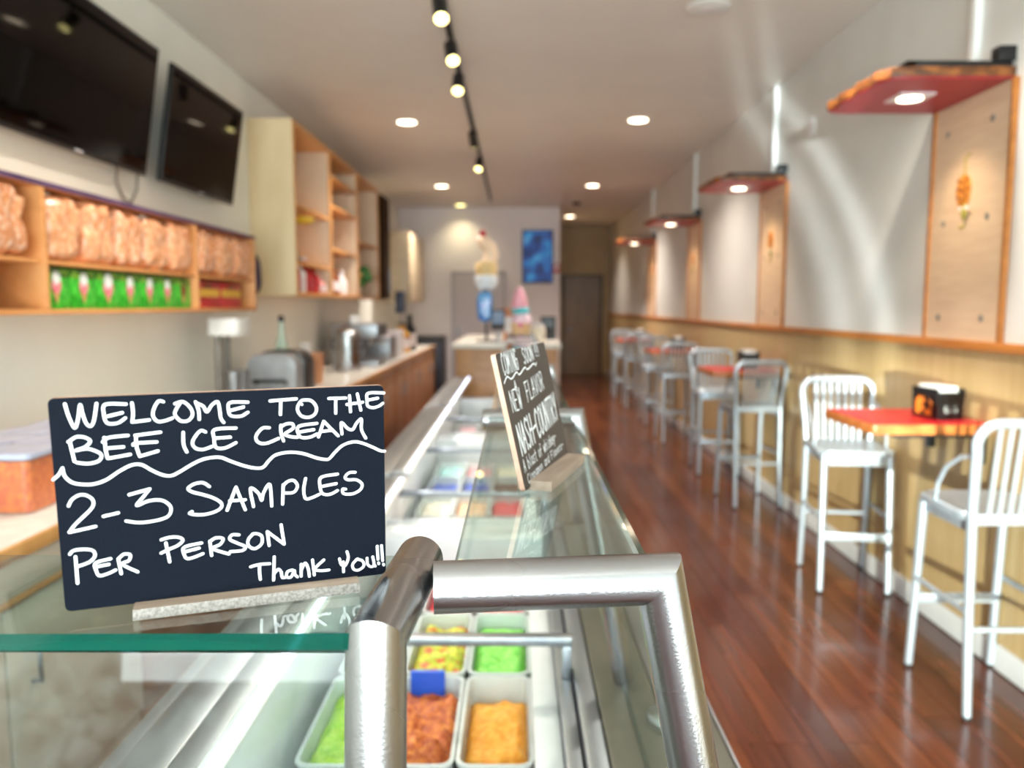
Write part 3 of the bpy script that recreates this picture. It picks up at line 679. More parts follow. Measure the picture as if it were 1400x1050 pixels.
# topping tubs near the camera
TC = [('c8561e', 'a82014'), ('d8a020', 'c85a18'), ('b82c20', 'e0b030'), ('e07a24', 'd84a2a'), ('d8b890', 'c04a7a'), ('c8a078', '6a9ac0')]
for i in range(10):
    r_, c_ = divmod(i, 5)
    t = thing('topping_tub', '%s row clear tub of coloured candy topping at the left edge, %s along' % ('front' if r_ == 0 else 'back', ord_[c_]), 'tub', (-1.54 - .19*r_, 2.33 + .19*c_, W0), 0, 'topping tubs on the worktop')
    MB().prism(rrect(-.08, .08, -.08, .08, .02, 3), 0.004, .16).build('candy', mat('candy_mix_%s' % 'abcdefghij'[i], TC[i % 6][0], TC[(i + 1) % 6][1], rough=0.35, kind='voronoi', scale=(70, 70, 70), c3=TC[(i + 3) % 6][0], contrast=(0.1, 0.9)), t)
    MB().prism(rrect(-.086, .086, -.086, .086, .022, 3), 0.0, .004).prism(rrect(-.0855, .0855, -.0855, .0855, .022, 3), 0.005, .165).build('tub', M['tubclear'] if 'tubclear' in M else M.setdefault('tubclear', translucent_mat('clear_tub', 'e8eef0', 0.93, 0.1)), t)
    MB().prism(rrect(-.09, .09, -.09, .09, .025, 3), .166, .185).build('lid', mat('pale_lid', 'b4b6cc', 'c2c4d8', rough=0.3) if i == 0 else bpy.data.materials['pale_lid'], t, bevel=0.004)
# milkshake mixer under the shelf end
mm = thing('milkshake_mixer', 'white and chrome milkshake mixer with two columns under the shelf end', 'mixer', (-1.80, 4.82, W0))
MB().prism(rrect(-.10, .10, -.13, .13, .03), 0, .05).build('base', M['white'], mm, bevel=0.006)
for s_ in (-1, 1):
    MB().tube([(-.05, s_*.07, .05), (-.05, s_*.07, .44)], .022, 12).build('column', M['grey'], mm, smooth=40)
    MB().lathe([(.04, .06), (.05, .22), (.052, .22)], 16, (.04, s_*.07, 0)).build('cup', M['steel_dull'], mm, smooth=40)
MB().prism(rrect(-.10, .10, -.13, .13, .04), .44, .55).build('motor_head', M['white'], mm, bevel=0.012)
# round grey waffle iron / blender drum
wi = thing('waffle_baker', 'grey rounded countertop baker with a black side, behind the welcome sign', 'appliance', (-1.66, 5.35, W0), 0.0)
G2 = mat('grey_enamel', '8d8f93', '9fa1a6', rough=0.3, coat=0.2)
Ry = Matrix.Rotation(PI/2, 4, 'X')
pr = [(-.17, 0), (.17, 0)] + arc(.07, .20, .10, 0, PI/2, 6) + arc(-.07, .20, .10, PI/2, PI, 6)
MB().prism(pr, -.02, .18, M=Ry).build('housing', G2, wi, bevel=0.012)
MB().prism([(x*1.06, z*1.04) for x, z in pr], -.26, -.02, M=Ry).build('rear_cover', M['black'], wi, bevel=0.012)
MB().tube([(-.10, -.185, .10), (-.10, -.23, .12), (.10, -.23, .12), (.10, -.185, .10)], .012, 10).build('handle', M['black'], wi, smooth=50)
MB().lathe([(.03, 0), (.028, .02)], 14, (.0, -.18, .05), 0, Matrix.Rotation(PI/2, 4, 'X')).build('dial', M['steel_dull'], wi)
# green bottle
bottle('soap_bottle', -1.75, 5.72, W0, .55, .05, mat('green_bottle', 'b4c6b0', 'c6d4c2', rough=0.3), M['black'], 'tall pale green bottle under the purple pouch', 'bottle', 'worktop bottles')
# cup stacks, boxes
def cups(x, y, z, n, r, m_, label):
    t = thing('cup_stack', label, 'cups', (x, y, z), 0, 'cup stacks on the worktop')
    for i in range(n):
        MB().lathe([(r*.75, 0), (r, .10), (r*1.06, .102), (r*1.06, .11)], 16, (0, 0, i*.035)).build('cup', m_, t, smooth=40)
cups(-1.60, 6.15, W0, 5, .05, mat('kraft_cup', 'c98d66', 'd69c76', rough=0.5), 'short stack of pinkish kraft cups beside the grey baker')
cups(-1.72, 6.25, W0, 7, .05, M['white'], 'stack of white paper cups behind the kraft cups')
# coffee machine of steel
cm_ = thing('coffee_urn', 'tall chrome coffee urn on the worktop below the cubbies', 'coffee urn', (-1.62, 7.35, W0))
MB().lathe([(.12, 0), (.13, .02), (.13, .04), (.11, .05), (.11, .34), (.12, .35), (.12, .37), (.09, .40), (.03, .42), (.02, .45)], 24).build('urn_body', M['steel'], cm_, smooth=40)
MB().tube([(0, -.11, .09), (0, -.17, .09), (0, -.17, .05)], .012, 10).build('tap', M['steel'], cm_, smooth=40)
for s_ in (-1, 1): MB().tube([(s_*.11, 0, .30), (s_*.16, 0, .30), (s_*.16, 0, .22), (s_*.11, 0, .22)], .01, 8).build('handle', M['black'], cm_, smooth=40)
em = thing('espresso_machine', 'boxy chrome espresso machine with dark front beside the urn', 'espresso machine', (-1.66, 8.15, W0))
MB().box(-.24, .24, -.30, .30, .30, .44).box(-.24, -.02, -.30, .30, .05, .30).box(-.24, .24, -.30, .30, 0, .06).build('body', M['steel_dull'], em, bevel=0.012)
MB().box(.24, .245, -.26, .26, .32, .42).build('front_panel', M['black'], em)
for s_ in (-1, 1): MB().lathe([(.035, .22), (.04, .30)], 14, (.12, s_*.13, 0)).tube([(.12, s_*.13, .25), (.28, s_*.13, .24)], .013, 8).build('group_head', M['steel'], em, smooth=40)
for s_ in (-1, 0, 1): MB().lathe([(.035, .44), (.04, .52)], 14, (-.05, s_*.12, 0)).build('warming_cup', M['white'], em, smooth=40)
def boxy(x, y, w, d, h, m_, label, cat='box'):
    t = thing('counter_box', label, cat, (x, y, W0), rnd.uniform(-.1, .1), 'boxes on the worktop')
    MB().box(-w/2, w/2, -d/2, d/2, 0, h).build('body', m_, t, bevel=0.006)
    MB().box(-w/2+.01, w/2-.01, -d/2+.01, d/2-.01, h, h+.012).build('lid', M['plate'], t, bevel=0.003)
boxy(-1.60, 9.05, .30, .5, .26, M['steel_dull'], 'steel storage bin beyond the espresso machine')
boxy(-1.60, 9.75, .30, .4, .30, M['plate'], 'pale storage bin beyond the steel one')
jr = mat('honey_jar', 'b0781a', 'c9922c', rough=0.2, coat=0.5)
bottle('honey_jar', -1.56, 10.4, W0, .40, .13, jr, M['black'], 'large amber honey jar near the end of the worktop', 'jar', 'worktop bottles')
bottle('dark_bottle', -1.5, 10.8, W0, .50, .09, M['black'], M['black'], 'tall black bottle near the end of the worktop', 'bottle', 'worktop bottles')
bn = thing('waste_bin', 'dark navy bin at the far end of the wooden base cabinets', 'bin', (-1.50, 12.85, 0))
MB().prism(rrect(-.30, .30, -.35, .35, .05), 0, .95).build('body', mat('bin_plastic', '1b1d26', '262935', rough=0.4), bn, bevel=0.01)
MB().prism(rrect(-.31, .31, -.36, .36, .06), .95, 1.02).build('lid', M['black'], bn, bevel=0.02)
# back wall screen and alarm
bt = thing('poster_screen', 'upright glowing blue screen on the back wall', 'screen', (0.37, YB, 2.37))
MB().box(-.27, .27, -.05, 0, -.46, .46).build('bezel', M['black'], bt, bevel=0.005)
SM = bpy.data.materials.new('blue_picture'); SM.use_nodes = True
n_ = SM.node_tree.nodes; l_ = SM.node_tree.links; pb = n_['Principled BSDF']
tc_ = n_.new('ShaderNodeTexCoord'); ns_ = n_.new('ShaderNodeTexNoise'); ns_.inputs['Scale'].default_value = 4.5; ns_.inputs['Detail'].default_value = 2
rp = n_.new('ShaderNodeValToRGB'); cr = rp.color_ramp
cr.elements[0].position = 0.3; cr.elements[0].color = lin('04122c'); cr.elements[1].position = 0.75; cr.elements[1].color = lin('c04a9a')
for p_, c_ in ((0.45, '0a2c6a'), (0.55, '145c9a'), (0.65, '2684ac')): e_ = cr.elements.new(p_); e_.color = lin(c_)
l_.new(tc_.outputs['Object'], ns_.inputs['Vector']); l_.new(ns_.outputs['Fac'], rp.inputs['Fac'])
l_.new(rp.outputs['Color'], pb.inputs['Emission Color']); pb.inputs['Emission Strength'].default_value = 0.9; pb.inputs['Base Color'].default_value = (0.01, 0.01, 0.02, 1)
MB().box(-.25, .25, -.055, -.0505, -.44, .44).build('picture', SM, bt)
al = thing('fire_alarm', 'small red alarm box at the corner of the back wall', 'alarm', (XH - .06, YB, 2.17))
MB().box(-.06, .06, -.06, 0, -.08, .08).build('case', M['red'], al, bevel=0.01)
MB().box(-.03, .03, -.066, -.060, -.02, .05).build('strobe', M['white'], al)

# ---------------------------------------------------------------- refrigerated display cases
GZ = 1.305                                             # top of the flat glass
TR = 0.0208
M['pan'] = translucent_mat('pan_plastic', 'dfe4e2', 0.35, 0.2)
ICE = {
 'orange': ('e8921c', 'f7b54a', 'f0a534'), 'rust': ('a8481a', 'e08a3a', 'c8662a'), 'lime': ('8fc61e', 'c2e24a', 'a8d630'),
 'green': ('5fc23a', '9ade6a', '7ed050'), 'mixed': ('d84a2a', 'e8d84a', 'b0c83a'), 'mint': ('a8dcd6', 'cdeee8', 'bce6e0'),
 'red': ('c8202e', 'e2505a', 'd63844'), 'pink': ('e89aa0', 'f4c4c6', 'eeb0b4'), 'cream': ('e8dcc0', 'f4ecd8', 'efe4cc'),
 'berry': ('8a2a4a', 'b85a78', 'a04060'), 'chocolate': ('4a2a18', '6a4028', '58341f'), 'blue': ('3a52b8', '8a9ad8', '5f74c8'), 'peach': ('f0b890', 'f8d4b8', 'f4c6a4')}
for k, (a, b_, c_) in list(ICE.items()):
    ICE[k] = mat('ice_cream_%s' % k, a, b_, rough=0.45, scale=(55, 55, 55), c3=c_, bump=0.5, bscale=(90, 90, 90))
PL, PW, PZ = 0.36, 0.152, 0.65
pan_meshes = {}
def make_pan_mesh():
    b = MB(); h = .122
    loops = [(rrect(-PW/2+.012, PW/2-.012, -PL/2+.012, PL/2-.012, .02, 3), 0), (rrect(-PW/2+.004, PW/2-.004, -PL/2+.004, PL/2-.004, .022, 3), h), (rrect(-PW/2, PW/2, -PL/2, PL/2, .024, 3), h),
             (rrect(-PW/2, PW/2, -PL/2, PL/2, .024, 3), h+.004), (rrect(-PW/2+.008, PW/2-.008, -PL/2+.008, PL/2-.008, .02, 3), h+.004), (rrect(-PW/2+.016, PW/2-.016, -PL/2+.016, PL/2-.016, .018, 3), .004)]
    k = len(loops[0][0])
    for lp, z in loops: b.v += [(p[0], p[1], z) for p in lp]
    for i in range(len(loops) - 1):
        for j in range(k): j2 = (j+1) % k; b.f.append((i*k+j, i*k+j2, (i+1)*k+j2, (i+1)*k+j))
    b.f.append(tuple(reversed(range(k)))); b.f.append(tuple((len(loops)-1)*k + j for j in range(k))); b.m = [0]*len(b.f)
    return b
def ice_mesh(seed, fill, lump):
    b = MB(); nx, ny = 14, 26; w, l = PW/2 - .0105, PL/2 - .0105; off = Vector((seed*5.1, seed*2.3, 0))
    for j in range(ny + 1):
        for i in range(nx + 1):
            x = (i/nx*2-1); y = (j/ny*2-1)
            edge = min(1, min(1-abs(x), 1-abs(y)) * 3.0)
            z = fill + 0.022 * math.sin(edge * PI/2) + lump * (noise.noise(Vector((x*w*26, y*l*26, 0)) + off) + .5*noise.noise(Vector((x*w*70, y*l*70, 3)) + off)) * (0.35 + 0.65*edge) - 0.02 * (y < -0.55) * (-y - .55) * 2
            b.v.append((x*w, y*l, min(z, .16)))
    for j in range(ny):
        for i in range(nx): k = j*(nx+1)+i; b.f.append((k, k+1, k+nx+2, k+nx+1))
    b.m = [0]*len(b.f); return b
pan_proto = [None]
def ice_pan(x, y, flavour, seed, label, fill=.075, lump=.02, tagm=None):
    t = thing('ice_cream_pan', label, 'ice cream', (x, y, PZ - .1265), 0, 'ice cream pans in the display cases')
    if pan_proto[0] is None: pan_proto[0] = make_pan_mesh().build('pan', M['pan'], t, smooth=30)
    else:
        o = pan_proto[0].copy(); col.objects.link(o); o.parent = t
    ice_mesh(seed, fill, lump).build('ice_cream', ICE[flavour], t, smooth=70)
    if tagm: MB().box(-.05, .03, PL/2-.03, PL/2-.018, .085, .15).build('spade_handle', tagm, t, bevel=0.003)
def frame_tube(path, name, parent):
    return MB().tube(path, TR, 28).build(name, M['steel'], parent, smooth=30)
def pane(lo, hi, name, m, parent, near_only=False):
    b = MB().hexa(lo, hi, 0, 1)
    if near_only: b.m[3:] = [0] * (len(b.m) - 3)
    return b.build(name, [m, M['gedge']], parent)
def display_case(Y0, Y1, mids, label, bars):
    t = thing('display_case', label, 'display case', (0, Y0, 0), 0, 'ice cream display cases along the aisle')
    L = Y1 - Y0
    def bx(name, x0, x1, y0, y1, z0, z1, m, bev=0.002): return MB().box(x0, x1, y0, y1, z0, z1).build(name, m, t, bevel=bev)
    bx('body', -.50, .355, 0, L, 0, .523, M['grey'])
    bx('front_ledge', .162, .37, 0, L, .523, .75, M['taupe'], .004)
    bx('ledge_edge', .37, .376, 0, L, .60, .752, M['steel_dull'])
    bx('inner_lip', .035, .088, .02, L-.02, .523, .690, M['liner'], .004)
    bx('steel_rail', .089, .118, 0, L, .523, .722, M['steel_dull'], .004)
    bx('steel_rail', .122, .160, 0, L, .523, .742, M['steel_dull'], .006)
    bx('rear_wall', -.50, -.462, 0, L, .523, .895, M['liner'])
    bx('rear_rail', -.52, -.452, 0, L, .897, .925, M['steel_dull'], .004)
    bx('rear_rail', -.565, -.528, 0, L, .86, .90, M['steel_dull'], .004)
    led = bx('led_strip', -.412, -.378, .05, L-.05, .918, .926, M['white'], .001)
    bx('led_bracket', -.452, -.412, .05, L-.05, .918, .924, M['steel_dull'], .001)
    dots = MB(); y = .06
    while y < L - .06:
        dots.box(-.400, -.390, y, y+.010, .926, .929); dots.box(-.400, -.390, y, y+.010, .915, .918); y += .016
    dots.build('led_row', M['led'], led)
    bx('end_deck', -.462, .088, L-.175, L, .523, .75, M['liner'], .004)
    bx('end_deck', -.462, .088, 0, .05, .523, .75, M['liner'], .004)
    for yb in bars:
        bx('cross_bar', -.452, .120, yb-Y0, yb-Y0+.03, .795, .815, M['steel_dull'], .004)
        bx('bar_foot', .098, .118, yb-Y0, yb-Y0+.03, .722, .795, M['steel_dull'], .002)
    ys = [0.0] + [m_ - Y0 for m_ in mids] + [L]
    for i, y in enumerate(ys[:-1]):
        frame_tube([(-.066, y-.013, GZ-.009), (.1175, y+.005, GZ-.008), (.222, y-.005, .752)], 'tube_frame', t)
        a, b_ = y + .020, ys[i+1] - .022
        if i == len(ys) - 2: b_ = L - .038
        pane([(-.052, a, GZ-.010), (.107, a, GZ-.010), (.107, b_, GZ-.010), (-.052, b_, GZ-.010)], [(-.052, a, GZ), (.107, a, GZ), (.107, b_, GZ), (-.052, b_, GZ)], 'top_glass', M['glass_top'], t)
        pane([(.113, a, GZ-.016), (.216, a, .752), (.216, b_, .752), (.113, b_, GZ-.016)], [(.121, a, GZ-.016), (.224, a, .752), (.224, b_, .752), (.121, b_, GZ-.016)], 'front_glass', M['glass'], t)
        MB().lathe([(.034, 0), (.034, .012), (.026, .024), (.012, .031)], 20, (.275, y + .75, .7505)).build('clamp_dome', M['steel'], t, smooth=50)
    return t
ALONG = ['nearest', 'middle', 'farthest']
display_case(0.607, 2.66, [1.515], 'nearest glass and steel ice cream case with a bent tube frame', [1.575])
display_case(2.68, 4.56, [3.62], 'middle glass ice cream case behind the coming soon sign', [2.86, 3.75])
display_case(4.58, 6.45, [5.5], 'farthest glass ice cream case toward the back counter', [4.8])
PX = [-.041, -.196, -.351]
FL = [[('orange', 'rust', 'lime'), ('green', 'mixed', 'mint'), ('red', 'red', 'pink')],
      [('berry', 'cream', 'pink'), ('red', 'peach', 'cream'), ('chocolate', 'blue', 'blue'), ('cream', 'pink', 'mint')],
      [('peach', 'red', 'cream'), ('cream', 'chocolate', 'pink')]]
RY = [[1.557, 1.925, 2.29], [2.93, 3.30, 3.67, 4.04], [5.05, 5.45]]
CN = ['aisle-side', 'middle', 'staff-side']; RN = ['first', 'second', 'third', 'fourth']
sd_ = 0
for ci, rows in enumerate(FL):
    for ri, r_ in enumerate(rows):
        for k, fl_ in enumerate(r_):
            sd_ += 1
            y = RY[ci][ri]
            ice_pan(PX[k], y, fl_, sd_, 'plastic pan of %s ice cream, %s row, %s column of the %s case' % (fl_, RN[ri], CN[k], ALONG[ci]),
                    fill=.062 if (ci, ri, k) == (0, 0, 0) else .08, lump=.028 if fl_ in ('rust', 'mixed') else .016,
                    tagm=mat('blue_plastic', '1f4fc0', '2a5fd4', rough=0.3) if (ci, ri, k) == (0, 0, 1) else None)
for i, (Y0, Y1) in enumerate(((.66, 2.6), (2.75, 4.5), (4.65, 6.4))):
    lamp('case_led_light', 'AREA', (-.385, (Y0+Y1)/2, .91), 1.6, (0.93, 0.98, 1.0), (-.12, (Y0+Y1)/2, .60), shape='RECTANGLE', size=(Y1-Y0)*.95, size_y=.02)

# corner case turned to the door: flat glass carrying the welcome sign
cz = thing('corner_display_case', 'corner glass case at lower left carrying the welcome chalkboard', 'display case', (-.094, .5, 0))
frame_tube([(.008, .167, GZ-.010), (-.001, .0, GZ-.010), (-.001, -.062, .75)], 'tube_frame', cz)
frame_tube([(-1.18, .168, GZ-.010), (-1.18, .0, GZ-.010), (-1.18, -.062, .75)], 'tube_frame', cz)
pane([(-1.165, -.026, GZ-.0115), (-.012, -.013, GZ-.0115), (-.008, .145, GZ-.0115), (-1.165, .145, GZ-.0115)], [(-1.165, -.026, GZ), (-.012, -.013, GZ), (-.008, .145, GZ), (-1.165, .145, GZ)], 'top_glass', M['glass_top'], cz, True)
pane([(-1.165, -.004, GZ-.018), (-1.165, -.059, .752), (-.02, -.059, .752), (-.02, -.004, GZ-.018)], [(-1.165, .004, GZ-.018), (-1.165, -.051, .752), (-.02, -.051, .752), (-.02, .004, GZ-.018)], 'front_glass', M['glass'], cz)
MB().box(-1.2, .03, -.20, .10, 0, .70).build('body', M['grey'], cz, bevel=0.004)
MB().box(-1.2, .03, -.21, .10, .70, .75).build('ledge', M['taupe'], cz, bevel=0.004)

# ---------------------------------------------------------------- service counter beyond the cases, with its things
sc_ = thing('service_counter', 'wood-fronted service counter beyond the last display case', 'counter', (-.07, 6.5, 0))
MB().box(-.45, .42, 0, 2.2, 0, 1.16).build('body', M['cabwood'], sc_, bevel=0.004)
MB().box(-.48, .45, -.02, 2.22, 1.16, 1.20).build('top', M['worktop'], sc_, bevel=0.006)
CT = 1.2005
gx = thing('cone_statue', 'toy ice cream statue with pink swirl top and teal band', 'statue', (0.035, 6.8, CT))
gx.scale = (.84, .84, .84)
MB().lathe([(.10, 0), (.115, .03), (.09, .05)], 20).build('base', mat('lime_base', '7fd85a', '98e672', rough=0.4), gx, smooth=40)
MB().lathe([(.07, .045), (.088, .11), (.096, .16), (.10, .20)], 20).build('cone', mat('statue_cone', 'e2b888', 'ecc79a', rough=0.5, scale=(40, 40, 40)), gx, smooth=40)
MB().ball((0.012, 0, .235), .105, 18, 10, (1, 1, .85)).build('scoop', mat('pale_pink', 'ecc8da', 'f4dae8', rough=0.4, scale=(20, 20, 20)), gx, smooth=60)
MB().lathe([(.085, .30), (.10, .33), (.085, .36)], 20).build('band', mat('teal_icing', '3fb6c4', '58c8d2', rough=0.35), gx, smooth=50)
MB().lathe([(.085, .35), (.088, .40), (.075, .45), (.06, .50), (.035, .55), (.01, .575)], 20, (-.01, 0, 0)).build('swirl_top', mat('rose_icing', 'e59aae', 'f0b4c2', rough=0.4), gx, smooth=60)
MB().ball((.0, -.09, .18), .028, 10, 8).build('bow', mat('magenta_bow', 'd03a90', 'dc50a2', rough=0.4), gx, smooth=60)
sn = thing('sundae_sculpture', 'tall novelty sundae on a thin pole with curled cream and red cherry', 'sculpture', (-.27, 6.95, CT))
MB().lathe([(.10, 0), (.10, .012), (.012, .02), (.012, .47)], 16).build('pole_stand', M['black'], sn, smooth=40)
MB().lathe([(.075, .47), (.10, .51), (.105, .58), (.10, .59)], 20).build('cup', mat('white_cup', 'd8dde4', 'e4e8ee', rough=0.3), sn, smooth=40)
MB().lathe([(.09, .585), (.098, .60), (.098, .69), (.085, .71)], 20).build('waffle_ring', mat('waffle_tan', 'd9b87e', 'e4c792', rough=0.5, scale=(40, 40, 40)), sn, smooth=40)
MB().tube([(.02, 0, .70), (.045, 0, .77), (.03, 0, .84), (-.03, 0, .89), (-.08, 0, .92)], [.06, .062, .058, .05, .025], 14).build('cream_curl', mat('cream_icing', 'f0cfae', 'f6dcc2', rough=0.45), sn, smooth=70)
MB().ball((-.03, 0, .96), .032, 12, 8).build('cherry', M['red'], sn, smooth=60)
bp_ = thing('snack_pouch', 'blue snack pouch clipped below the sundae cup', 'pouch', (-.28, 6.80, 1.38))
lumpy(.14, .04, .27, 71, .012, 8, 8, 3).build('pouch', mat('blue_foil', '1c3fae', '3f9ad0', rough=0.25, scale=(8, 8, 10), coat=0.4), bp_, smooth=60)
MB().box(-.02, .02, -.012, .012, .255, .29).build('clip', M['black'], bp_)
rg = thing('card_terminal', 'dark card terminal on a stand among the counter things', 'terminal', (-.16, 6.75, CT))
MB().lathe([(.05, 0), (.05, .01), (.014, .02), (.014, .14)], 14).build('stand', M['steel_dull'], rg, smooth=40)
MB().box(-.06, .06, -.015, .015, -.09, .09, M=Matrix.Translation((0, 0, .20)) @ Matrix.Rotation(-.4, 4, 'X')).build('screen_unit', M['black'], rg, bevel=0.006)
MB().box(-.05, .05, -.018, -.0155, -.05, .07, M=Matrix.Translation((0, 0, .20)) @ Matrix.Rotation(-.4, 4, 'X')).build('display', mat('grey_display', '7f93b0', '93a6c0', rough=0.1), rg)
tj = thing('tip_jar', 'round cream-coloured tip jar beside the toy statue', 'jar', (.19, 6.72, CT))
MB().lathe([(.05, 0), (.065, .02), (.065, .12), (.05, .14)], 18).build('jar', mat('cream_jar', 'dccfba', 'e8dccb', rough=0.3), tj, smooth=40)
MB().lathe([(.053, .14), (.053, .16)], 18).build('lid', M['plate'], tj, smooth=40)
wb = thing('wafer_box', 'orange-tan wafer box standing behind the toy statue', 'box', (-.06, 7.05, CT))
MB().box(-.06, .06, -.05, .05, 0, .30).build('box', M['slab_o'], wb, bevel=0.004)
MB().box(-.05, .05, -.052, -.0505, .08, .22).build('print_panel', M['plate'], wb)
dk = thing('dark_speaker', 'small dark speaker at the far right of the service counter', 'speaker', (.30, 7.3, CT))
MB().box(-.07, .07, -.07, .07, 0, .22).build('cabinet', M['black'], dk, bevel=0.01)
MB().lathe([(.045, 0), (.03, .008)], 16, (0, -.07, .08), 0, Matrix.Rotation(PI/2, 4, 'X')).build('driver', M['rubber'], dk)

# ---------------------------------------------------------------- chalkboard signs
def smooth_pts(pts):
    """Catmull-Rom through the points; a doubled point is a corner"""
    segs = [[pts[0]]]
    for p in pts[1:]:
        if p == segs[-1][-1]: segs.append([p])
        else: segs[-1].append(p)
    out = []
    for s_ in segs:
        if len(s_) < 3: out += s_; continue
        q = [s_[0]] + s_ + [s_[-1]]
        for i in range(1, len(q) - 2):
            p0, p1, p2, p3 = (Vector(q[j]) for j in (i-1, i, i+1, i+2))
            for k in range(5):
                t = k / 5
                out.append(tuple(0.5*((2*p1) + (p2-p0)*t + (2*p0-5*p1+4*p2-p3)*t*t + (3*p1-p0-3*p2+p3)*t**3)))
        out.append(s_[-1])
    return out
def stroke(b, pts, w, n0, h=0.0003):
    P = [Vector(p) for p in smooth_pts([tuple(p) for p in pts])]
    Q = [P[0]]
    for p in P[1:]:
        if (p - Q[-1]).length > 1e-5: Q.append(p)
    for i in range(len(Q) - 1):                          # a run of capsules: quad + round joint
        d = (Q[i+1] - Q[i]).normalized(); nrm = Vector((-d.y, d.x)) * w / 2
        k = len(b.v)
        b.v += [(*(Q[i]+nrm), n0+h), (*(Q[i]-nrm), n0+h), (*(Q[i+1]-nrm), n0+h), (*(Q[i+1]+nrm), n0+h)]
        b.f.append((k, k+1, k+2, k+3)); b.m.append(0)
    for q in Q:
        k = len(b.v)
        b.v += [(q.x + w/2*math.cos(a*PI/5), q.y + w/2*math.sin(a*PI/5), n0+h*1.05) for a in range(10)]
        b.f.append(tuple(range(k, k+10))); b.m.append(0)
def sign(label, o, u, v, w, h, boardm, th):
    u = Vector(u).normalized(); v = Vector(v); v = (v - u*v.dot(u)).normalized(); n = u.cross(v)
    t = thing('chalkboard_sign', label, 'sign', o)
    t.matrix_world = Matrix(((u.x, v.x, n.x, o[0]), (u.y, v.y, n.y, o[1]), (u.z, v.z, n.z, o[2]), (0, 0, 0, 1)))
    MB().prism(rrect(0, w, 0, h, .004, 4), -th, 0, 0, 1).build('board', [boardm, M['boardedge']], t)
    return t, n
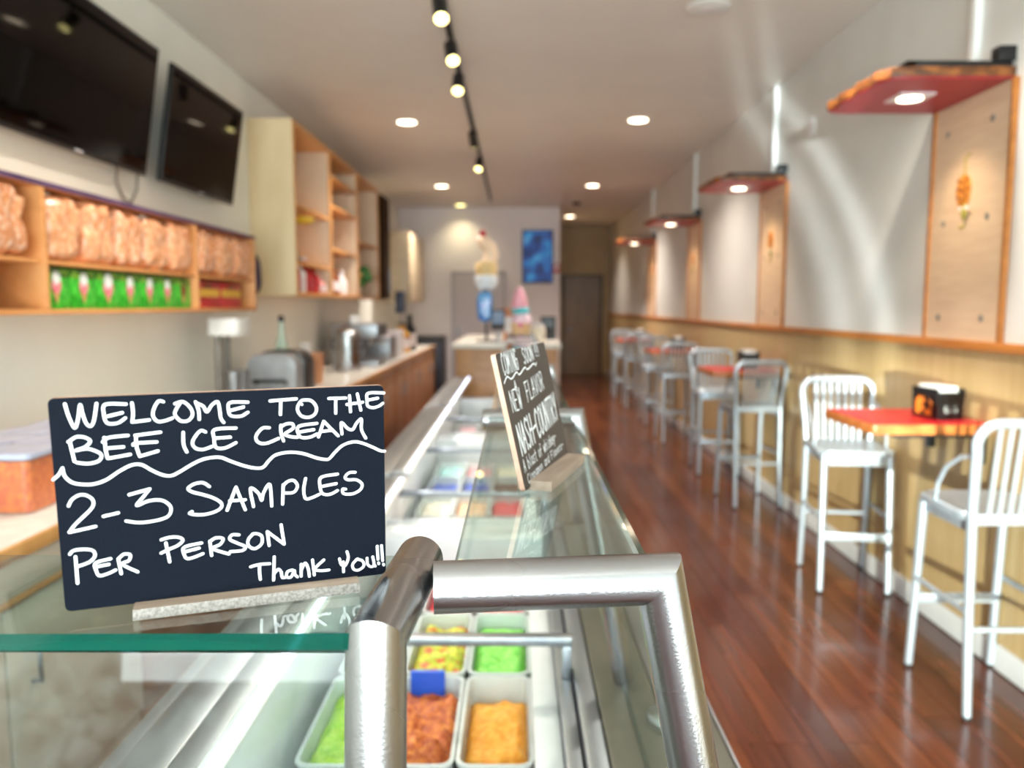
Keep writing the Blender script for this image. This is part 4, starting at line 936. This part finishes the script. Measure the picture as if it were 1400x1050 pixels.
S1 = """9.9,143.9 11.6,135.2 14.5,127.6 17,134.1 18.7,142.9 19.8,136.5 21.4,130.5 23.8,128.2 26.1,131.9 28.4,143.3
45.9,142.1 33.5,142.4 32.3,135.8 33.5,130.2 37.2,129.1 41,129.8 45,132.6
34.5,134.4 43.3,136.3
49.6,142.7 49.9,135.8 49,129.6 49,129.6 59.5,130.5
68.9,142.6 66,143.2 63,138.5 62,133.4 64.5,129.3 68.8,129.3 74,131
76.1,140.9 81.3,142 85.8,137.4 86.8,132.5 83.8,128.7 79,128.8 75.7,133.5 77.1,137.8 79.2,140.8
89.2,141.6 90.9,135.4 91,129.2
89.6,140.7 93.9,138.3 96.1,134.2 99.6,138.9 103.3,141 104.4,136.5 105,129.3 106.8,126.1
123.2,139.7 111.6,140 110.2,135.1 111.3,131 114.9,129.9 119.1,130.2 123,132.5
111.4,134.3 120.2,136.4
138.2,139.9 156.1,140.6
145.5,140.2 144.9,129.7
159.9,136.3 158.6,137.7 160.8,139.4 166.5,138.7 169.9,133.9 168.9,128.9 164.4,126.6 159.2,128 156.7,132.8 158.1,137.3 160.4,139.5
178.9,139.8 191,139.6
183.8,139.3 183.6,128.6
193.8,141.2 194.3,129.1
199.5,142.3 201.8,130
191.8,134.7 203.3,135.9
219.1,142.1 207.5,142.4 206.5,137.3 206.9,133 210.6,131.4 215.2,132.4 218.1,134.4
207,137.3 214.4,138.4
11,118.3 12.8,104.9
10.1,118.4 15.1,121.5 20.2,120.7 23,118 19.7,114.3 14.1,112.3 21.1,113 27.7,109.9 29,106.8 26.5,103.9 20.5,102.8 14.2,104
30.4,117.1 34.3,119.8 45.8,120.6
31.5,120 31.9,110.9 32.7,105.5 32.7,105.5 46.5,107.3
32.4,112.6 42.6,112.8
50.2,120.3 66,121.6
50.7,120.1 50.7,112.3 52.2,105.6 52.2,105.6 63.7,108.5
48.6,113.7 50.4,114.9 63.3,114.9
80.3,120.5 80.1,112 81.9,106.6
94.6,120 91.5,121.1 87.6,116.9 85.8,112.6 87.6,108.9 92.4,107.6 98.6,109.5
114.6,121.6 100.6,121.3 99.9,115.1 100.8,108.7 106.5,107.7 114.1,111
100.7,115.2 110.6,115.3
136.9,120.5 132.2,120.4 127.8,115.1 128.9,110.5 134.3,109.2 143,112.3
144.9,121.9 144.9,115.9 146.4,110.3
144.6,120.5 148.6,122.6 152.9,122.4 153.2,119.1 147.5,115.3 150.9,113.2 156.1,112.3
170,121.8 157.2,120.3 157,114.2 159.6,111.8 164.9,111.9 169.8,113.9
157.1,116.1 167.7,117.3
170.9,111.7 174.9,123 174.9,123 185,111.6
173,115.6 181,116.1
187.8,112.8 187.5,121.3 191.9,116.8 195.6,115.7 198.4,120.2 202.1,123.3 202,115.3 205.1,108.6
-0.5,93.5 3,96.7 5.5,101 5.5,101 6.3,95.6 10,90.9 15.8,88.9 23.2,88.5 31,90.9 38.9,96 46.8,99.8 53,99.6 59,95.3 65.1,91.7 70.6,90.4 76.3,92.6 84.6,97.4 92.9,100.8 102.8,101.3 110.1,97.9 118.3,94.1 126,91.7 131.6,91.8 135.6,96.2 140.1,100 146.2,101.4 153.1,101.4 161,99.5 168.9,96.1 175.2,94.4 178.3,94.9 182.5,99.4 188.1,104.2 195.4,106.3 201.8,105.2 210.1,101.3 215.7,98.2 219.1,97.6
7.2,74.7 9.4,78.8 13.7,81.5 18.1,81.1 21.7,77.7 21.8,73.7 18.8,69.6 10.8,62 6.3,56.3 6.3,56.3 15,57.6 22.3,58.8
27.5,65.4 36.6,67
44.1,79.2 57.1,82.1 57.1,82.1 53.3,77.5 48.3,71.2 56.1,73.7 64,73.4 69,69.3 69.5,64.7 66.5,60.9 58.4,59 48.9,58.8 41.2,60.7
95.3,80.6 91.3,83.7 85.6,83.3 81.4,80.5 83.7,77.8 90.7,75.1 97.2,72.2 102,68.5 102.7,65.2 99.3,62.3 92.5,60.6 86,60.8 81.5,62.2 83.2,63.4
106.2,62.1 112.8,78.7 112.8,78.7 118.4,61.4
108.2,68.9 118.7,68.8
124.1,63.2 122.5,76.9 127.9,72.7 129.8,67.4 131.3,72.9 135.8,78.6 136.6,62.5
145.1,77.8 144.2,63.2
144.9,76.7 148.1,79.8 152.5,80.3 155,75.9 152.2,71.4 146,71.4
160.9,81.1 159.3,72.6 160.5,66 164.5,66 170.4,68.3
183.9,82.6 172.1,81.1 171,74.5 172.7,68.6 178.1,67.6 183.6,70
171.5,74 182.8,75.4
196.8,83 192.2,82.9 189.3,79.7 191.6,77.6 197.6,77.1 201.7,73.4 200.2,69.1 194.6,66.5 188.2,67.2 187.3,70.7 189.6,70.5
5.6,40.9 8,43.2 14.1,43.4 19.3,42 20.6,38.2 17.2,34.1 10.2,31.8
8.8,38.7 8.8,19.8
29.9,34.8 20.6,32.8 20.6,27.4 22.3,23.5 27.3,24.2 32.5,26.3
20.8,30.1 28.5,30.9
34.6,34.3 35.8,23.2
34.9,34.3 38.2,37.1 42.1,36.2 41.1,32.2 37,29.9 46.1,23.3
62.3,44.9 68.1,46.1 73.8,45.4 76.1,42.9 72.6,39.6 66.9,37.4 61.7,35.2
65.1,42.2 66.8,28.2
88.2,39.7 76.6,37.7 76.7,31.6 78.6,29.1 83.6,29.9 88.7,31.7
76.9,34.4 86.4,36.1
93.7,40.5 94.4,29.6
93.7,40 97.5,42.4 102.5,41.4 100.6,37.4 95.5,34.6 106,29.4
113.4,43 108.8,43.5 107,40.4 111.9,37 117.3,33.6 115.1,31 107,31.1
123.3,42.9 119.7,39 119.5,34.3 123.7,31.4 128.6,34.7 128.8,40.4 125.4,42.7 122.4,42.6
133.8,32.7 132.8,43.4 132.8,43.4 144.3,32.5 144.3,32.5 142.6,47.6
120.4,17.9 126.7,19 133.7,18.7
126.7,19 126.3,13.3 126.7,7.4
137,23.6 135.9,5.7
136.1,10.1 139.3,13.6 141.4,11.4 142.2,6.9 145.7,6.9
149.5,11.9 145.9,10.9 145.3,7 148.4,6.6 150.8,11.2 151.1,8.2 152.9,6
155.9,15.5 155.6,6.2
155.7,10.6 158.6,16.2 160.7,12 161.5,5.4
164.1,18 165.1,6
172.3,17 165.7,10.9 169.3,8.9 175.8,8.6
183.8,16.6 185.1,12 187.9,10.6 190.4,16.4 189.5,21.5
186.6,13.8 186.7,5.8
197.4,15 193.5,11 194.4,6.8 198.2,5.9 202,8.9 200.7,13.1 196.4,14.6
204.5,14.7 204.9,9.6 207.7,7.2 209.7,9 208.8,15.2
209.7,9 210.6,7.4
212.3,23.4 212.8,12.7
213.1,9.8 213.3,9
215.6,23.5 216.4,11.2
216.9,8.3 217.2,7.5"""
WAVE1 = 40
t1, n1 = sign('large dark chalkboard reading welcome to the bee ice cream in a wood stand', (-0.30744, 0.50365, 1.31228), (0.94417, 0.32940, 0.00654), (0.01465, -0.06181, 0.99798), 0.2189, 0.1480, M['chalk'], .004)
b1 = MB(); b2 = MB()
for i, ln in enumerate(S1.strip().split('\n')):
    pts = [tuple(float(c)/1000 for c in p.split(',')) for p in ln.split()]
    stroke(b2 if i == WAVE1 else b1, pts, .0020, .0001 + i * 2e-6)
b1.build('lettering', M['ink'], t1); b2.build('wavy_line', M['ink'], t1)
sb1 = MB().hexa([(.043, -.0062, -.018), (.197, -.0062, -.018), (.197, -.0062, .0146), (.043, -.0062, .0146)], [(.043, .0008, -.018), (.197, .0008, -.018), (.197, .0008, .0125), (.043, .0008, .0125)], 0, 1)
sb1.build('wood_stand', [M['pine'], M['pine_end']], t1)
t2, n2 = sign('small brown chalkboard reading coming soon a new flavor nash-country on the glass', (0.01036, 0.86144, 1.30884), (0.30499, 0.95207, 0.02327), (-0.21520, 0.04510, 0.97553), .205, 0.1605, M['chalk_b'], .006)
FONT = {
 'C': [[(.9,.85),(.6,1),(.15,.75),(.05,.35),(.35,0),(.9,.15)]], 'O': [[(.5,1),(.1,.7),(.1,.25),(.5,0),(.9,.3),(.9,.75),(.5,1)]],
 'M': [[(.05,0),(.12,1)],[(.12,1),(.5,.35)],[(.5,.35),(.9,1)],[(.9,1),(.95,0)]], 'I': [[(.5,1),(.5,0)]], 'N': [[(.1,0),(.1,1)],[(.1,1),(.9,0)],[(.9,0),(.9,1)]],
 'G': [[(.9,.85),(.5,1),(.1,.6),(.2,.1),(.6,0),(.9,.2),(.88,.5)],[(.5,.5),(.95,.5)]], 'S': [[(.9,.9),(.5,1),(.12,.78),(.5,.52),(.88,.28),(.5,0),(.1,.12)]],
 'A': [[(.05,0),(.5,1)],[(.5,1),(.95,0)],[(.2,.4),(.8,.4)]], 'E': [[(.9,1),(.1,1)],[(.1,1),(.1,0)],[(.1,0),(.9,0)],[(.1,.5),(.75,.5)]],
 'W': [[(.05,1),(.28,0)],[(.28,0),(.5,.7)],[(.5,.7),(.72,0)],[(.72,0),(.95,1)]], 'F': [[(.15,0),(.15,1)],[(.0,1),(.95,1)],[(.15,.5),(.75,.55)]], 'L': [[(.15,1),(.15,0)],[(.15,0),(.9,.05)]],
 'V': [[(.05,1),(.5,0)],[(.5,0),(.95,1)]], 'R': [[(.12,0),(.12,1)],[(.12,1),(.7,.95),(.85,.72),(.6,.52),(.12,.5)],[(.4,.5),(.92,0)]], 'H': [[(.1,1),(.1,0)],[(.9,1),(.9,0)],[(.1,.5),(.9,.5)]],
 'U': [[(.1,1),(.12,.3),(.5,0),(.88,.3),(.9,1)]], 'T': [[(0,1),(1,1)],[(.5,1),(.5,0)]], 'Y': [[(.05,1),(.5,.5)],[(.95,1),(.4,0)]], '-': [[(.1,.45),(.9,.5)]], '!': [[(.5,1),(.5,.35)],[(.5,.1),(.5,.04)]],
 'a': [[(.85,.6),(.4,.65),(.1,.3),(.4,0),(.8,.25)],[(.85,.65),(.9,0)]], 'b': [[(.12,1),(.12,0)],[(.12,.45),(.55,.62),(.9,.3),(.5,0),(.12,.08)]], 'l': [[(.5,1),(.5,0)]],
 's': [[(.85,.58),(.45,.65),(.2,.48),(.75,.2),(.5,0),(.1,.08)]], 't': [[(.5,.95),(.5,.05),(.85,0)],[(.1,.65),(.9,.65)]], 'o': [[(.5,.65),(.1,.35),(.5,0),(.9,.35),(.5,.65)]], 'f': [[(.85,.95),(.5,.95),(.4,0)],[(.1,.55),(.8,.55)]],
 'w': [[(.05,.65),(.28,0)],[(.28,0),(.5,.5)],[(.5,.5),(.72,0)],[(.72,0),(.95,.65)]], 'h': [[(.12,1),(.12,0)],[(.12,.45),(.55,.65),(.85,.4),(.85,0)]], 'i': [[(.5,.65),(.5,0)],[(.5,.9),(.5,.86)]],
 'k': [[(.15,1),(.15,0)],[(.8,.65),(.15,.28)],[(.35,.38),(.85,0)]], 'e': [[(.12,.35),(.85,.38),(.5,.65),(.1,.3),(.5,0),(.88,.12)]], 'y': [[(.1,.65),(.45,.1)],[(.9,.65),(.3,-.3)]],
 'n': [[(.12,.65),(.12,0)],[(.12,.45),(.55,.65),(.85,.4),(.85,0)]], 'm': [[(.08,.65),(.08,0)],[(.08,.45),(.3,.65),(.5,.4),(.5,0)],[(.5,.45),(.75,.65),(.92,.4),(.92,0)]], 'd': [[(.88,1),(.88,0)],[(.88,.5),(.45,.65),(.1,.3),(.45,0),(.88,.15)]],
 'v': [[(.1,.65),(.5,0)],[(.5,0),(.9,.65)]], 'r': [[(.15,.65),(.15,0)],[(.15,.4),(.5,.65),(.85,.58)]]}
LINES2 = [('COMING', (13.9, 134.1), (72.6, 136.2), 25.4, 1.9),
 ('SOON', (95.4, 139.7), (141.2, 141.4), 19.5, 1.9),
 ('!!!', (148.7, 144.7), (168.7, 143.4), 15.8, 1.9),
 ('A', (38.7, 112.7), (50.9, 109.7), 13.3, 1.4),
 ('NEW', (14.7, 90.3), (55.6, 89.7), 24.8, 1.7),
 ('FLAVOR', (76.5, 93.4), (160.1, 100.2), 24.2, 1.7),
 ('NASH-COUNTRY', (13.5, 38.7), (194.8, 54.6), 35.0, 3.2),
 ('A blast of whiskey-', (11.0, 19.4), (161.8, 28.3), 14.3, 1.5),
 ('Cinnamon and Flavors-', (15.5, 5.3), (187.9, 13.8), 9.9, 1.5)]
for s_, a, b_, tp, w in LINES2:
    mb = MB(); a = Vector(a)/1000; b_ = Vector(b_)/1000; hv = tp/1000
    d = (b_ - a); step = d.length/len(s_); dx = d.normalized()
    for i, ch in enumerate(s_):
        for stx in FONT.get(ch, []):
            stroke(mb, [tuple(a + dx*step*(i + .08 + .84*p[0]) + Vector((0, hv*p[1]))) for p in stx], w/1000, .0001 + i*2e-6)
    mb.build('lettering', M['ink'], t2)
mb = MB(); stroke(mb, [(x/1000, y/1000) for x, y in ((8.2,125.7),(22.9,131.8),(36.4,127.6),(58.7,133.2),(69.1,129.3),(94.7,135.4),(104.8,132.0),(134.3,136.7),(140.4,133.7),(147.6,136.4))], .0019, .0001)
mb.build('wavy_line', M['ink'], t2)
# its wood stand lies level on the glass
q = MB(); u2 = Vector((0.30499, 0.95207, 0.02327)); u2.z = 0; u2.normalize(); nn = Vector((u2.y, -u2.x, 0)); o2 = Vector((0.01036, 0.86144, 1.30884)); inv = t2.matrix_world.inverted()
def w2(a, c, z): p = o2 + u2*a + nn*c; return tuple(inv @ Vector((p.x, p.y, z)))
lo = [w2(.022, -.016, GZ+.0003), w2(.198, -.016, GZ+.0003), w2(.198, .025, GZ+.0003), w2(.022, .025, GZ+.0003)]
hi = [w2(.022, -.016, GZ+.0115), w2(.198, -.016, GZ+.0115), w2(.198, .025, GZ+.0115), w2(.022, .025, GZ+.0115)]
q.hexa(lo, hi, 0, 0).build('wood_stand', M['pine'], t2)
